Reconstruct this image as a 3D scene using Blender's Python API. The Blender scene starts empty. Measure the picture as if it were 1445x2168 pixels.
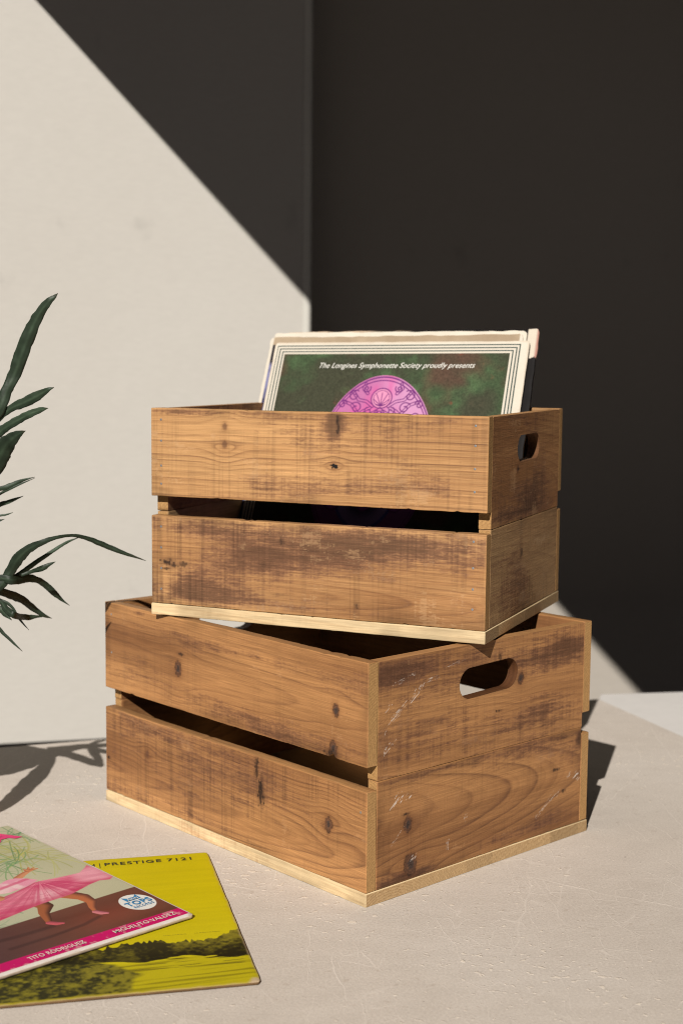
import bpy, math, random
import numpy as np
from mathutils import Matrix, Vector

sc = bpy.context.scene
COL = sc.collection
random.seed(4)
rad = math.radians

# ------------------------------------------------------------------ camera
CAM_H, PITCH, ROLL, FPX, PXW, PXH = 0.50319, 0.10907, -0.00944, 3026.3, 1445.0, 2168.0
_r = np.array([1.0, 0, 0])
_u = np.array([0, math.sin(PITCH), math.cos(PITCH)])
_f = np.array([0, math.cos(PITCH), -math.sin(PITCH)])
CR = math.cos(ROLL) * _r - math.sin(ROLL) * _u
CU = math.sin(ROLL) * _r + math.cos(ROLL) * _u
EYE = np.array([0, 0, CAM_H])
cam_data = bpy.data.cameras.new('camera')
cam = bpy.data.objects.new('camera', cam_data)
COL.objects.link(cam)
M = Matrix.Identity(4)
for i in range(3):
    M[i][0], M[i][1], M[i][2], M[i][3] = CR[i], CU[i], -_f[i], EYE[i]
cam.matrix_world = M
cam_data.sensor_fit = 'VERTICAL'
cam_data.sensor_height = 36.0
cam_data.lens = 36.0 * FPX / PXH
cam_data.clip_start, cam_data.clip_end = 0.02, 200
cam_data.dof.use_dof = True
cam_data.dof.focus_distance = 1.33
cam_data.dof.aperture_fstop = 6.3
sc.camera = cam

# ------------------------------------------------------------------ light
SUN_AZ, SUN_EL = rad(16.0), rad(33.0)          # direction the light travels: azimuth from +Y towards +X
S = np.array([math.sin(SUN_AZ) * math.cos(SUN_EL), math.cos(SUN_AZ) * math.cos(SUN_EL), -math.sin(SUN_EL)])
world = bpy.data.worlds.new('World')
sc.world = world
world.use_nodes = True
wn = world.node_tree
bg = wn.nodes['Background']
sky = wn.nodes.new('ShaderNodeTexSky')
sky.sky_type = 'NISHITA'
sky.sun_disc = False
sky.sun_elevation = SUN_EL
sky.sun_rotation = math.pi + SUN_AZ
sky.air_density, sky.dust_density, sky.ozone_density = 0.015, 0.06, 0.05
wn.links.new(sky.outputs[0], bg.inputs[0])
bg.inputs[1].default_value = 0.05
sd = bpy.data.lights.new('sun', 'SUN')
sd.energy, sd.angle, sd.color = 4.95, rad(0.45), (1.0, 0.95, 0.885)
sun = bpy.data.objects.new('sun', sd)
sun.rotation_euler = Vector(-S).to_track_quat('Z', 'Y').to_euler()
COL.objects.link(sun)
vs = sc.view_settings
vs.view_transform, vs.look = 'Standard', 'None'
vs.exposure, vs.gamma, vs.use_curve_mapping = 0.0, 1.0, False
sc.cycles.use_denoising = True
sc.cycles.denoiser = 'OPENIMAGEDENOISE'
sc.cycles.denoising_input_passes = 'RGB_ALBEDO_NORMAL'
sc.cycles.denoising_prefilter = 'NONE'
sc.cycles.filter_width = 1.0
sc.cycles.max_bounces = 8
sc.cycles.diffuse_bounces = 1
sc.cycles.sample_clamp_indirect = 4.0


# ------------------------------------------------------------------ small helpers
def ray(u, v):
    x, y = (u - PXW / 2) / FPX, -(v - PXH / 2) / FPX
    return CR * x + CU * y + _f


def at(u, v, Y):                                # the point on a pixel's ray at depth Y
    d = ray(u, v)
    return EYE + d * (Y / d[1])


def on_z(u, v, z=0.0):
    d = ray(u, v)
    return EYE + d * ((z - CAM_H) / d[2])


def tag(o, label=None, cat=None, group=None, kind=None):
    if label: o['label'] = label
    if cat: o['category'] = cat
    if group: o['group'] = group
    if kind: o['kind'] = kind
    return o


def empty(name, loc, rz=0.0):
    o = bpy.data.objects.new(name, None)
    o.location = loc
    o.rotation_euler = (0, 0, rz)
    o.empty_display_size = 0.05
    COL.objects.link(o)
    return o


def mesh_obj(name, V, F, mat, parent=None, col=None, smooth=False):
    me = bpy.data.meshes.new(name)
    V = np.asarray(V, np.float32)
    if isinstance(F, np.ndarray):
        me.vertices.add(len(V))
        me.vertices.foreach_set('co', V.ravel())
        k = F.shape[1]
        me.loops.add(F.size)
        me.loops.foreach_set('vertex_index', F.astype(np.int32).ravel())
        me.polygons.add(len(F))
        me.polygons.foreach_set('loop_start', np.arange(0, F.size, k, dtype=np.int32))
        me.polygons.foreach_set('loop_total', np.full(len(F), k, np.int32))
        me.update(calc_edges=True)
        me.validate()
    else:
        me.from_pydata([tuple(map(float, v)) for v in V], [], F)
    if col is not None:
        a = me.color_attributes.new('Col', 'FLOAT_COLOR', 'POINT')
        c = np.ones((len(V), 4), np.float32)
        c[:, :3] = np.clip(col, 0, 1)
        a.data.foreach_set('color', c.ravel())
    if smooth:
        me.polygons.foreach_set('use_smooth', np.ones(len(me.polygons), bool))
    if mat is not None:
        me.materials.append(mat)
    o = bpy.data.objects.new(name, me)
    COL.objects.link(o)
    if parent is not None:
        o.parent = parent
    return o


def grid_faces(nu, nv, base=0, flip=False, wrap=False):
    i = np.arange(nu if wrap else nu - 1)
    j = np.arange(nv - 1)
    I, J = np.meshgrid(i, j, indexing='ij')
    I2 = (I + 1) % nu
    a, b, c, d = I * nv + J, I2 * nv + J, I2 * nv + J + 1, I * nv + J + 1
    q = np.stack([a, b, c, d] if not flip else [a, d, c, b], -1).reshape(-1, 4)
    return q + base


# ------------------------------------------------------------------ numpy noise
def _hash(ix, iy, seed):
    h = (ix.astype(np.int64) * 374761393 + iy.astype(np.int64) * 668265263 + seed * 974634777) & 0xFFFFFFFF
    h = ((h ^ (h >> 13)) * 1274126177) & 0xFFFFFFFF
    h = ((h ^ (h >> 16)) * 2246822519) & 0xFFFFFFFF
    return ((h ^ (h >> 15)) & 0xFFFFFF) / float(0xFFFFFF)


def vn(x, y, seed=0):
    x, y = np.broadcast_arrays(np.asarray(x, float), np.asarray(y, float))
    ix, iy = np.floor(x), np.floor(y)
    fx, fy = x - ix, y - iy
    fx, fy = fx * fx * (3 - 2 * fx), fy * fy * (3 - 2 * fy)
    a, b = _hash(ix, iy, seed), _hash(ix + 1, iy, seed)
    c, d = _hash(ix, iy + 1, seed), _hash(ix + 1, iy + 1, seed)
    return (a + (b - a) * fx) + ((c + (d - c) * fx) - (a + (b - a) * fx)) * fy


def fbm(x, y, seed=0, octv=4):
    s, a, t = 0.0, 1.0, 0.0
    for k in range(octv):
        s = s + a * vn(x * 2 ** k + 17.3 * k, y * 2 ** k + 5.1 * k, seed + k * 31)
        t += a
        a *= 0.5
    return s / t


def sstep(a, b, x):
    t = np.clip((x - a) / (b - a), 0, 1)
    return t * t * (3 - 2 * t)


def mix(a, b, t):
    t = np.asarray(t)[..., None]
    return np.asarray(a) * (1 - t) + np.asarray(b) * t


def srgb(r, g, b):
    c = np.array([r, g, b], float) / 255
    return np.where(c < 0.04045, c / 12.92, ((c + 0.055) / 1.055) ** 2.4)


def seg_dist(x, y, p, q):
    px, py = q[0] - p[0], q[1] - p[1]
    L = px * px + py * py + 1e-12
    t = np.clip(((x - p[0]) * px + (y - p[1]) * py) / L, 0, 1)
    return np.hypot(x - p[0] - t * px, y - p[1] - t * py), t


def poly_dist(x, y, pts):
    d = np.full(np.shape(x), 9.0)
    for p, q in zip(pts[:-1], pts[1:]):
        d = np.minimum(d, seg_dist(x, y, p, q)[0])
    return d


def in_poly(x, y, pts):
    r = np.zeros(np.shape(x), bool)
    n = len(pts)
    for i in range(n):
        (x1, y1), (x2, y2) = pts[i], pts[(i + 1) % n]
        if y1 == y2: continue
        c = ((y1 > y) != (y2 > y)) & (x < (x2 - x1) * (y - y1) / (y2 - y1) + x1)
        r ^= c
    return r


def soft_poly(x, y, pts, w):                    # 1 inside, 0 outside, edge w wide
    d = poly_dist(x, y, list(pts) + [pts[0]])
    sg = np.where(in_poly(x, y, pts), d, -d)
    return np.clip(sg / w + 0.5, 0, 1)


# ------------------------------------------------------------------ materials
def new_mat(name):
    m = bpy.data.materials.new(name)
    m.use_nodes = True
    nt = m.node_tree
    return m, nt, nt.nodes['Principled BSDF']


def N(nt, kind, **kw):
    n = nt.nodes.new(kind)
    for k, v in kw.items():
        if k.startswith('i_'):
            n.inputs[k[2:].replace('_', ' ')].default_value = v
        else:
            setattr(n, k, v)
    return n


def ramp(nt, src, stops):
    r = nt.nodes.new('ShaderNodeValToRGB')
    cr = r.color_ramp
    while len(cr.elements) < len(stops): cr.elements.new(0.5)
    for e, (p, c) in zip(cr.elements, stops):
        e.position = p
        e.color = (*c, 1) if len(c) == 3 else c
    nt.links.new(src, r.inputs[0])
    return r.outputs[0]


def mixc(nt, a, b, fac, mode='MIX'):
    m = nt.nodes.new('ShaderNodeMix')
    m.data_type, m.blend_type = 'RGBA', mode
    L = nt.links
    for s, v in ((6, a), (7, b)):
        if isinstance(v, bpy.types.NodeSocket): L.new(v, m.inputs[s])
        else: m.inputs[s].default_value = (*v, 1)
    if isinstance(fac, bpy.types.NodeSocket): L.new(fac, m.inputs[0])
    else: m.inputs[0].default_value = fac
    return m.outputs[2]


def mathn(nt, op, a, b=0.0, clamp=False):
    m = nt.nodes.new('ShaderNodeMath')
    m.operation, m.use_clamp = op, clamp
    for i, v in enumerate((a, b)):
        if isinstance(v, bpy.types.NodeSocket): nt.links.new(v, m.inputs[i])
        else: m.inputs[i].default_value = v
    return m.outputs[0]


def coords(nt, scale=(1, 1, 1), rot=(0, 0, 0)):
    tc = nt.nodes.new('ShaderNodeTexCoord')
    mp = nt.nodes.new('ShaderNodeMapping')
    mp.inputs['Scale'].default_value = scale
    mp.inputs['Rotation'].default_value = rot
    nt.links.new(tc.outputs['Object'], mp.inputs[0])
    return mp.outputs[0]


def noise(nt, vec, scale, detail=4, rough=0.55):
    n = N(nt, 'ShaderNodeTexNoise')
    n.inputs['Scale'].default_value, n.inputs['Detail'].default_value = scale, detail
    n.inputs['Roughness'].default_value = rough
    nt.links.new(vec, n.inputs['Vector'])
    return n.outputs[0]


def bump(nt, bsdf, height, strength, dist):
    b = nt.nodes.new('ShaderNodeBump')
    b.inputs['Strength'].default_value, b.inputs['Distance'].default_value = strength, dist
    nt.links.new(height, b.inputs['Height'])
    nt.links.new(b.outputs[0], bsdf.inputs['Normal'])


def wood_material(name, rough=0.62, bstr=0.5):
    m, nt, b = new_mat(name)
    at_ = N(nt, 'ShaderNodeAttribute', attribute_name='Col')
    fib = noise(nt, coords(nt, (14, 300, 420)), 2.0, 5, 0.6)
    fc = ramp(nt, fib, [(0.25, (0.72, 0.70, 0.68)), (0.75, (1.18, 1.2, 1.2))])
    nt.links.new(mixc(nt, at_.outputs[0], fc, 0.8, 'MULTIPLY'), b.inputs['Base Color'])
    b.inputs['Roughness'].default_value = rough
    b.inputs['Specular IOR Level'].default_value = 0.3
    saw = noise(nt, coords(nt, (420, 30, 40)), 1.0, 3, 0.6)
    h = mathn(nt, 'ADD', mathn(nt, 'MULTIPLY', fib, 0.7), mathn(nt, 'MULTIPLY', saw, 0.5))
    bump(nt, b, h, bstr, 0.0007)
    return m


M_WOOD = wood_material('reclaimed_wood')
M_ROUGH = wood_material('rough_sawn_wood', 0.8, 1.0)
M_PINE = wood_material('pale_pine', 0.55, 0.3)


def print_material(name, rough=0.35):
    m, nt, b = new_mat(name)
    at_ = N(nt, 'ShaderNodeAttribute', attribute_name='Col')
    n = noise(nt, coords(nt, (1, 1, 1)), 900, 3, 0.6)
    fc = ramp(nt, n, [(0.3, (0.9, 0.9, 0.9)), (0.7, (1.06, 1.06, 1.06))])
    nt.links.new(mixc(nt, at_.outputs[0], fc, 0.7, 'MULTIPLY'), b.inputs['Base Color'])
    n2 = noise(nt, coords(nt, (1, 1, 1)), 25, 4, 0.6)
    rr = N(nt, 'ShaderNodeMapRange')
    rr.inputs[3].default_value, rr.inputs[4].default_value = rough - 0.1, rough + 0.18
    nt.links.new(n2, rr.inputs[0])
    nt.links.new(rr.outputs[0], b.inputs['Roughness'])
    b.inputs['Specular IOR Level'].default_value = 0.12
    bump(nt, b, n2, 0.12, 0.004)
    return m


M_PRINT = print_material('printed_card', 0.58)


def flat_material(name, c, rough=0.6, metal=0.0):
    m, nt, b = new_mat(name)
    n = noise(nt, coords(nt, (1, 1, 1)), 400, 3)
    fc = ramp(nt, n, [(0.3, tuple(0.88 * v for v in c)), (0.7, tuple(min(1, 1.08 * v) for v in c))])
    nt.links.new(fc, b.inputs['Base Color'])
    b.inputs['Roughness'].default_value, b.inputs['Metallic'].default_value = rough, metal
    return m


# ------------------------------------------------------------------ wood figure
LIGHT, MID, DARK = np.array([.51, .275, .108]), np.array([.325, .145, .050]), np.array([.105, .048, .025])


def wood(x, z, P):
    """colour of a board face: x along the grain, z across it, both in metres"""
    sd_ = P['seed']
    light, mid, dark = P.get('light', LIGHT), P.get('mid', MID), P.get('dark', DARK)
    zz = z + 0.005 * (fbm(x * 4, z * 9, sd_ + 3) - .5) + 0.0010 * (fbm(x * 30, z * 70, sd_ + 4) - .5)
    kn = P.get('knots', [])
    for (kx, kz, r, kind) in kn:
        dx, dz = x - kx, zz - kz
        g = np.exp(-(dx / (4.2 * r)) ** 2) * np.exp(-(dz / (6 * r)) ** 2)
        zz = zz - 1.5 * r * np.tanh(dz / (0.8 * r)) * g
    zc, d0, sl = P.get('pith', (-.02, .03, .05))
    R = np.hypot(zz - zc, d0 + sl * (x - P.get('x0', 0.0)) + 0.012 * (fbm(x * 3, z * 4, sd_ + 9) - .5))

    def rings(sp, k0):
        t = R / sp + .9 * vn(R * 80, 0 * R, sd_ + k0)
        k = np.floor(t)
        fr = t - k
        hs = _hash(k, 0 * k, sd_ + k0 + 2)
        return np.where(fr < .88, (fr / .88) ** 2.6, (1 - fr) / .12), hs
    l1, h1 = rings(P.get('ring', .0042), 5)
    l2, h2 = rings(P.get('ring', .0042) * .31, 15)
    late = np.clip(l1 * (.35 + .65 * h1) + .45 * l2 * h2, 0, 1)
    tone = fbm(x * 3.2, z * 20, sd_ + 11, 5)
    band = fbm(x * 1.6, z * 45, sd_ + 12, 4)
    fib = vn(x * 22, z * 1500, sd_ + 13) * .55 + vn(x * 60, z * 2600, sd_ + 14) * .45
    ln = P.get('line', 1.0)
    c = mix(light, mid, np.clip(P.get('base', .2) + 1.7 * (tone - .5) + .9 * (band - .5) + .42 * late * ln, 0, 1))
    c = c * (1 + .22 * (fbm(x * 5, z * 30, sd_ + 16, 4) - .5))[..., None] * np.array([1.0, 1.0, 1.0])
    brkl = .3 + .7 * sstep(.3, .7, fbm(x * 12, z * 260, sd_ + 15, 3))
    c = mix(c, dark * 1.5, np.clip(l1 ** 3 * (.25 + .75 * h1) * ln * brkl, 0, 1) * .62)
    c = c * (.83 + .34 * fib)[..., None]
    # saw marks across the grain and weathering that sits in them
    saw = .45 * vn(x * 700, z * 9, sd_ + 21) + .3 * vn(x * 260, z * 5, sd_ + 22) + .25 * vn(x * 90, z * 14, sd_ + 24)
    xw, zw = x + .004 * (vn(x * 130, z * 330, sd_ + 18) - .5), z + .0012 * (vn(x * 210, z * 160, sd_ + 19) - .5)
    fleck = .6 * vn(xw * 260, zw * 1100, sd_ + 23) + .4 * vn(xw * 620, zw * 1700, sd_ + 28)
    w = fbm(x * P.get('wx', 7), z * P.get('wz', 16), sd_ + 25, 5) + P.get('weather', -.12)
    for (sx, sz, rx, rz, a) in P.get('stains', []):
        w = w + a * np.exp(-((x - sx) / rx) ** 2 - ((z - sz) / rz) ** 2)
    brk = .5 * fbm(xw * 60, zw * 260, sd_ + 26, 4) + .5 * fbm(xw * 24, zw * 520, sd_ + 29, 4)
    msk = w + P.get('sawk', .25) * (saw - .5) + .26 * (fleck - .5) + .62 * (brk - .5)
    ms = sstep(.45, .84, msk)
    deep = sstep(.62, 1.05, msk)
    stain = mix(dark * np.array([2.15, 2.05, 2.05]), dark * np.array([1.1, 1.05, 1.1]), deep) * (.78 + .44 * fib)[..., None]
    c = mix(c, stain, ms * P.get('wmax', .8))
    c = c * (1 - .20 * P.get('saw', .5) * sstep(.5, .78, saw) * sstep(.3, .6, fbm(x * 9, z * 22, sd_ + 27)))[..., None]
    # pale rubbed flecks
    pale = sstep(.60, .78, fbm(xw * 26, zw * 60, sd_ + 41, 4) + P.get('rub', -.12) + .40 * (saw - .5) + .36 * (fleck - .5))
    c = mix(c, np.minimum(light * 1.15, .8) * np.array([1, 1.1, 1.35]), pale * .34)
    for (kx, kz, r, kind) in kn:
        dx, dz = x - kx, z - kz
        th = np.arctan2(dz, dx)
        wob = r * (.78 + .5 * fbm(np.cos(th) * 1.6 + 9, np.sin(th) * 1.6 + kx * 900, sd_ + 51, 3))
        q = np.hypot(dx / (.88 * wob), dz / (1.2 * wob)) + .16 * (vn(x * 900, z * 900, sd_ + 52) - .5)
        halo = np.exp(-np.maximum(q - .9, 0) * 1.7) * .62
        c = mix(c, np.array([.185, .062, .020]), halo * (.8 if kind != 'faint' else .45))
        if kind == 'hole':
            q2 = np.hypot(dx / (1.5 * wob), dz / (.8 * wob)) + .9 * (vn(x * 500, z * 700, sd_ + 53) - .5)
            c = mix(c, np.array([.006, .004, .003]), sstep(1.0, .6, q2))
        elif kind == 'faint':
            c = mix(c, np.array([.13, .055, .03]), .6 * sstep(1.0, .4, q))
        else:
            rg = .5 + .5 * np.sin(q * 15)
            core = mix(np.array([.115, .050, .028]), np.array([.20, .088, .042]), rg)
            core = mix(core, np.array([.060, .043, .040]), sstep(.68, .38, q + .3 * (vn(x * 600, z * 600, sd_ + 54) - .5)))
            crk = sstep(.12, .0, np.abs(np.sin(th * 1.5 + kx * 300)) * q) * sstep(.7, .1, q)
            core = mix(core, np.array([.015, .01, .008]), crk * .8)
            c = mix(c, core, sstep(1.1, .85, q) * .88)
            c = mix(c, np.array([.035, .018, .012]), np.exp(-((q - 1.0) / .12) ** 2) * .75 * sstep(.3, .7, fbm(np.cos(th) * 3, np.sin(th) * 3 + kz * 400, sd_ + 55)))
    for (sx, sz, rx, rz, a) in P.get('spots', []):        # dark marks, broken up by the saw lines and the fibre
        q = np.hypot((x - sx) / (rx * 1.5), (z - sz) / (rz * 1.3))
        m_ = sstep(1.05, .35, q + 1.2 * (vn(x * 900, z * 180, sd_ + 61) - .5) + 1.0 * (vn(x * 340, z * 500, sd_ + 62) - .5))
        c = mix(c, np.array([.022, .013, .009]), a * m_)
        c = mix(c, dark, .45 * a * sstep(1.9, .4, q))
    rs_ = np.random.RandomState(sd_)
    for (x0, z0, x1, z1, wd, a) in P.get('scratch', []):  # scuffs: bundles of hairlines rubbed pale
        L_ = math.hypot(x1 - x0, z1 - z0)
        ux, uz = (x1 - x0) / L_, (z1 - z0) / L_
        for k in range(7):
            o_ = rs_.normal() * wd * 1.3
            f0, f1 = sorted(rs_.uniform(0, 1, 2))
            if f1 - f0 < .2: f1 = min(1, f0 + .3)
            tl = rs_.normal() * .10
            p = (x0 + ux * L_ * f0 - uz * o_, z0 + uz * L_ * f0 + ux * o_)
            q_ = (x0 + ux * L_ * f1 - uz * (o_ + tl * L_ * (f1 - f0)), z0 + uz * L_ * f1 + ux * (o_ + tl * L_ * (f1 - f0)))
            mk = (x > min(p[0], q_[0]) - .004) & (x < max(p[0], q_[0]) + .004) & (z > min(p[1], q_[1]) - .004) & (z < max(p[1], q_[1]) + .004)
            if not mk.any(): continue
            xm, zm = x[mk], z[mk]
            d, tt = seg_dist(xm, zm, p, q_)
            hw = wd * rs_.uniform(.25, .75) * (.35 + .65 * np.sin(np.clip(tt, .03, .97) * math.pi))
            m_ = sstep(hw, hw * .3, d) * a * rs_.uniform(.35, .95) * sstep(.34, .58, vn(xm * 420, zm * 900, sd_ + 72) * .6 + vn(xm * 1500, zm * 1500, sd_ + 73) * .4)
            c[mk] = mix(c[mk], np.array([.68, .60, .53]), m_)
    lum = np.maximum(c @ np.array([.3, .55, .15]), .004)
    c = c * (np.clip(lum / .165, .1, 2.0) ** .24)[..., None]
    lum = (c @ np.array([.35, .5, .15]))[..., None]
    c = (lum * .04 + c * .96) * P.get('gain', .94)
    return np.clip(c, 0.004, .88)


def end_grain(y, z, P):
    sd_ = P['seed'] + 400
    R = np.hypot(z - P.get('pith', (-.02, .03, .05))[0] + .03, y * 1.0 - .03)
    t = R / .0026 + .6 * fbm(y * 200, z * 60, sd_)
    fr = t - np.floor(t)
    c = mix(P.get('elight', np.array([.47, .27, .105])), np.array([.27, .135, .05]), .65 * fr ** 2)
    c = c * (.82 + .36 * fbm(y * 900, z * 500, sd_ + 2, 3))[..., None]
    if P.get('blocks'):
        k = np.floor(y / .062 + .3 * np.sin(y * 40))
        c = c * (.72 + .45 * _hash(k, 0 * k, sd_ + 3))[..., None]
    return c


# ------------------------------------------------------------------ a plank as one closed mesh
def plank(name, Lx, Hz, T, P, mat, parent, loc, rot=0.0, nx=500, nz=160, back=True, warp=0.0006, notch=()):
    """front face looks along -Y at y=0, board runs x 0..Lx, z 0..Hz, thickness towards +Y"""
    ch = .0007
    zf = np.concatenate([[ch * .3], np.linspace(ch, Hz - ch, nz), [Hz - ch * .3]])
    nb = 24 if back else 4
    prof_y = np.concatenate([[ch * .3], np.zeros(nz), [ch * .3], [ch], np.linspace(T * .3, T * .7, 3), [T - ch], np.full(nb, T), [T - ch], np.linspace(T * .7, T * .3, 3), [ch]])
    prof_z = np.concatenate([zf, [Hz], np.full(3, Hz), [Hz], np.linspace(Hz - ch, ch, nb), [0], np.zeros(3), [0]])
    npf = len(prof_y)
    xs = np.concatenate([[0, ch * .4], np.linspace(ch, Lx - ch, nx), [Lx - ch * .4, Lx]])
    ins = np.concatenate([[ch, ch * .4], np.zeros(nx), [ch * .4, ch]])
    X = np.repeat(xs[:, None], npf, 1)
    Y = np.repeat(prof_y[None], len(xs), 0)
    Z = np.repeat(prof_z[None], len(xs), 0)
    cy, cz = T / 2, Hz / 2
    sy, sz = 1 - 2 * ins[:, None] / T, 1 - 2 * ins[:, None] / Hz
    Y, Z = cy + (Y - cy) * sy, cz + (Z - cz) * sz
    sd_ = P['seed']
    wob_t = (fbm(xs * 9, 0 * xs, sd_ + 81) - .5) * 2 * warp + (fbm(xs * 90, 0 * xs, sd_ + 82) - .5) * .0005
    wob_b = (fbm(xs * 9, 0 * xs, sd_ + 83) - .5) * 2 * warp + (fbm(xs * 90, 0 * xs, sd_ + 84) - .5) * .0005
    rn = np.random.RandomState(sd_ + 5)
    chips_ = [(rn.uniform(0, Lx), rn.uniform(.0008, .004), rn.uniform(.0003, .0009), 'tb'[rn.randint(2)]) for _ in range(7 if Hz > .05 else 3)]
    for (nxp, w, dpt, side) in list(notch) + chips_:
        bumpn = dpt * np.exp(-((xs - nxp) / w) ** 2) * (.7 + .6 * vn(xs * 700, 0 * xs, sd_ + 85))
        if side == 'b': wob_b = wob_b + bumpn
        else: wob_t = wob_t - bumpn
    fz = Z / Hz
    Z = Z + wob_t[:, None] * sstep(.8, 1, fz) + wob_b[:, None] * sstep(.2, 0, fz)
    V = np.stack([X, Y, Z], -1).reshape(-1, 3)
    C = wood(X, Z + 0 * Y + np.where(Y > T * .5, .37, 0), P)
    if P.get('wear', True):
        de_ = np.minimum(np.minimum(Z, Hz - Z), np.minimum(X, Lx - X))
        ew = sstep(.0024, .0003, de_ + .0024 * (fbm(X * 60, Z * 60, sd_ + 86, 3) - .35)) * (Y < T * .3)
        C = mix(C, P.get('light', LIGHT) * 1.05, .42 * ew)
        dk_ = sstep(.016, .0, de_) * sstep(.45, .75, fbm(X * 18, Z * 30, sd_ + 87, 4)) * (Y < T * .3)
        C = C * (1 - .30 * dk_)[..., None]
    edge = ((Y > ch * .5) & (Y < T - ch * .5)) & (ins[:, None] < ch * .9)
    ec = wood(X, Y + .9 + np.where(Z > Hz / 2, 0.2, 0), dict(P, knots=[], stains=[], spots=[], scratch=[], weather=P.get('weather', -.12) - .05))
    ec = mix(ec, P.get('edgec', LIGHT * .8), np.full(X.shape, .45))
    C = np.where(edge[..., None], ec, C)
    F = [grid_faces(len(xs), npf, wrap=False)]
    # close the profile loop
    i = np.arange(len(xs) - 1)
    F.append(np.stack([i * npf + npf - 1, (i + 1) * npf + npf - 1, (i + 1) * npf, i * npf], -1))
    Vs, Cs, base = [V], [C.reshape(-1, 3)], len(V)
    # end caps: a fine grid with end grain, just inside the last ring
    for side in (0, 1):
        ny_, nz_ = (20, 110) if T < .1 else (260, 16)
        gy, gz = np.meshgrid(np.linspace(ch, T - ch, ny_), np.linspace(ch, Hz - ch, nz_), indexing='ij')
        gzz = gz + (wob_t[-side] * sstep(.8, 1, gz / Hz) + wob_b[-side] * sstep(.2, 0, gz / Hz))
        gx = np.full(gy.shape, 0.0 if side == 0 else Lx)
        Vs.append(np.stack([gx, gy, gzz], -1).reshape(-1, 3))
        Cs.append(end_grain(gy, gz, P).reshape(-1, 3))
        F.append(grid_faces(ny_, nz_, base, flip=(side == 0)))
        base += gy.size
    F[2] = F[2]
    o = mesh_obj(name, np.concatenate(Vs), np.concatenate(F), mat, parent, np.concatenate(Cs))
    o.location = loc
    o.rotation_euler = (0, 0, rot)
    return o


def slotted_plank(name, Lx, Hz, T, P, mat, parent, loc, rot, slot, K=120, NA=880):
    """like plank, with a rounded hand slot cut through: slot = (centre x, centre z, length, height, slope)"""
    sx, sz, sl, sh, slope = slot
    r = sh / 2
    # contour by angle around the slot centre, rectangle outline parametrised to match
    per = 2 * (Lx + Hz)
    tt = (np.arange(NA) + .5) / NA * per
    rx = np.where(tt < Lx, tt, np.where(tt < Lx + Hz, Lx, np.where(tt < 2 * Lx + Hz, 2 * Lx + Hz - tt, 0)))
    rz = np.where(tt < Lx, 0, np.where(tt < Lx + Hz, tt - Lx, np.where(tt < 2 * Lx + Hz, Hz, per - tt)))
    for k, (cx_, cz_) in enumerate(((0, 0), (Lx, 0), (Lx, Hz), (0, Hz))):
        j = np.argmin(np.hypot(rx - cx_, rz - cz_))
        rx[j], rz[j] = cx_, cz_
    # the matching point of the slot outline: each edge of the board maps to its quarter of the stadium
    half = sl / 2 - r
    q45 = math.pi / 4

    def arc(tp):                                   # top half edge, tp from 0 (right cap at 45 deg) to 1 (left cap at 135 deg)
        Ltot = 2 * half + 2 * r * q45
        d_ = tp * Ltot
        a1 = np.clip(d_ / r, 0, q45)
        fl_ = np.clip(d_ - r * q45, 0, 2 * half)
        a2 = np.clip((d_ - r * q45 - 2 * half) / r, 0, q45)
        ang_ = q45 + a1 + a2
        return half - fl_, ang_
    onb, onr_, ont = rz <= 1e-9, rx >= Lx - 1e-9, rz >= Hz - 1e-9
    axt, angt = arc(np.clip((Lx - rx) / Lx, 0, 1))
    ax_ = np.where(ont | onb, axt, np.where(onr_, half, -half))
    side = (rz / Hz - .5) * 2 * q45
    ang = np.where(ont, angt, np.where(onb, -angt, np.where(onr_, side, math.pi - side)))
    hx = sx + ax_ + r * np.cos(ang)
    hz = sz + r * np.sin(ang) + slope * (ax_ + r * np.cos(ang))
    t = np.linspace(0, 1, K) ** 1.0
    X = hx[:, None] * (1 - t) + rx[:, None] * t
    Z = hz[:, None] * (1 - t) + rz[:, None] * t
    Cf = wood(X, Z, P)
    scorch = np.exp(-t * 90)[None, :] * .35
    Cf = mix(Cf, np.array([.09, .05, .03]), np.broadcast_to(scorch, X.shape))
    Vf = np.stack([X, 0 * X, Z], -1)
    Vb = np.stack([X[:, ::12], 0 * X[:, ::12] + T, Z[:, ::12]], -1)
    Cb = wood(X[:, ::12], Z[:, ::12] + .4, P)
    kb = Vb.shape[1]
    Vs, Cs = [Vf.reshape(-1, 3), Vb.reshape(-1, 3)], [Cf.reshape(-1, 3), Cb.reshape(-1, 3)]
    F = [grid_faces(NA, K, 0, flip=True, wrap=True), grid_faces(NA, kb, NA * K, wrap=True)]
    base = NA * (K + kb)
    yy = np.linspace(0, T, 8)
    for (ex, ez, fl, dark_) in ((hx, hz, False, True), (rx, rz, True, False)):
        EX, EY = np.meshgrid(ex, yy, indexing='ij')
        EZ = np.repeat(ez[:, None], 8, 1)
        Vs.append(np.stack([EX, EY, EZ], -1).reshape(-1, 3))
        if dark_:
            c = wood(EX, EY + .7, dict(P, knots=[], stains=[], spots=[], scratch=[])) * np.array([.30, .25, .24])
        else:
            c = wood(EX, EY + .9, dict(P, knots=[], stains=[], spots=[], scratch=[], weather=-.2))
            c = mix(c, LIGHT * .8, np.full(EX.shape, .4))
            endm = (EX < .001) | (EX > Lx - .001)
            c = np.where(endm[..., None], end_grain(EY, EZ, P), c)
        Cs.append(c.reshape(-1, 3))
        F.append(grid_faces(NA, 8, base, flip=fl, wrap=True))
        base += EX.size
    o = mesh_obj(name, np.concatenate(Vs), np.concatenate(F), mat, parent, np.concatenate(Cs))
    o.location = loc
    o.rotation_euler = (0, 0, rot)
    return o


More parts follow.
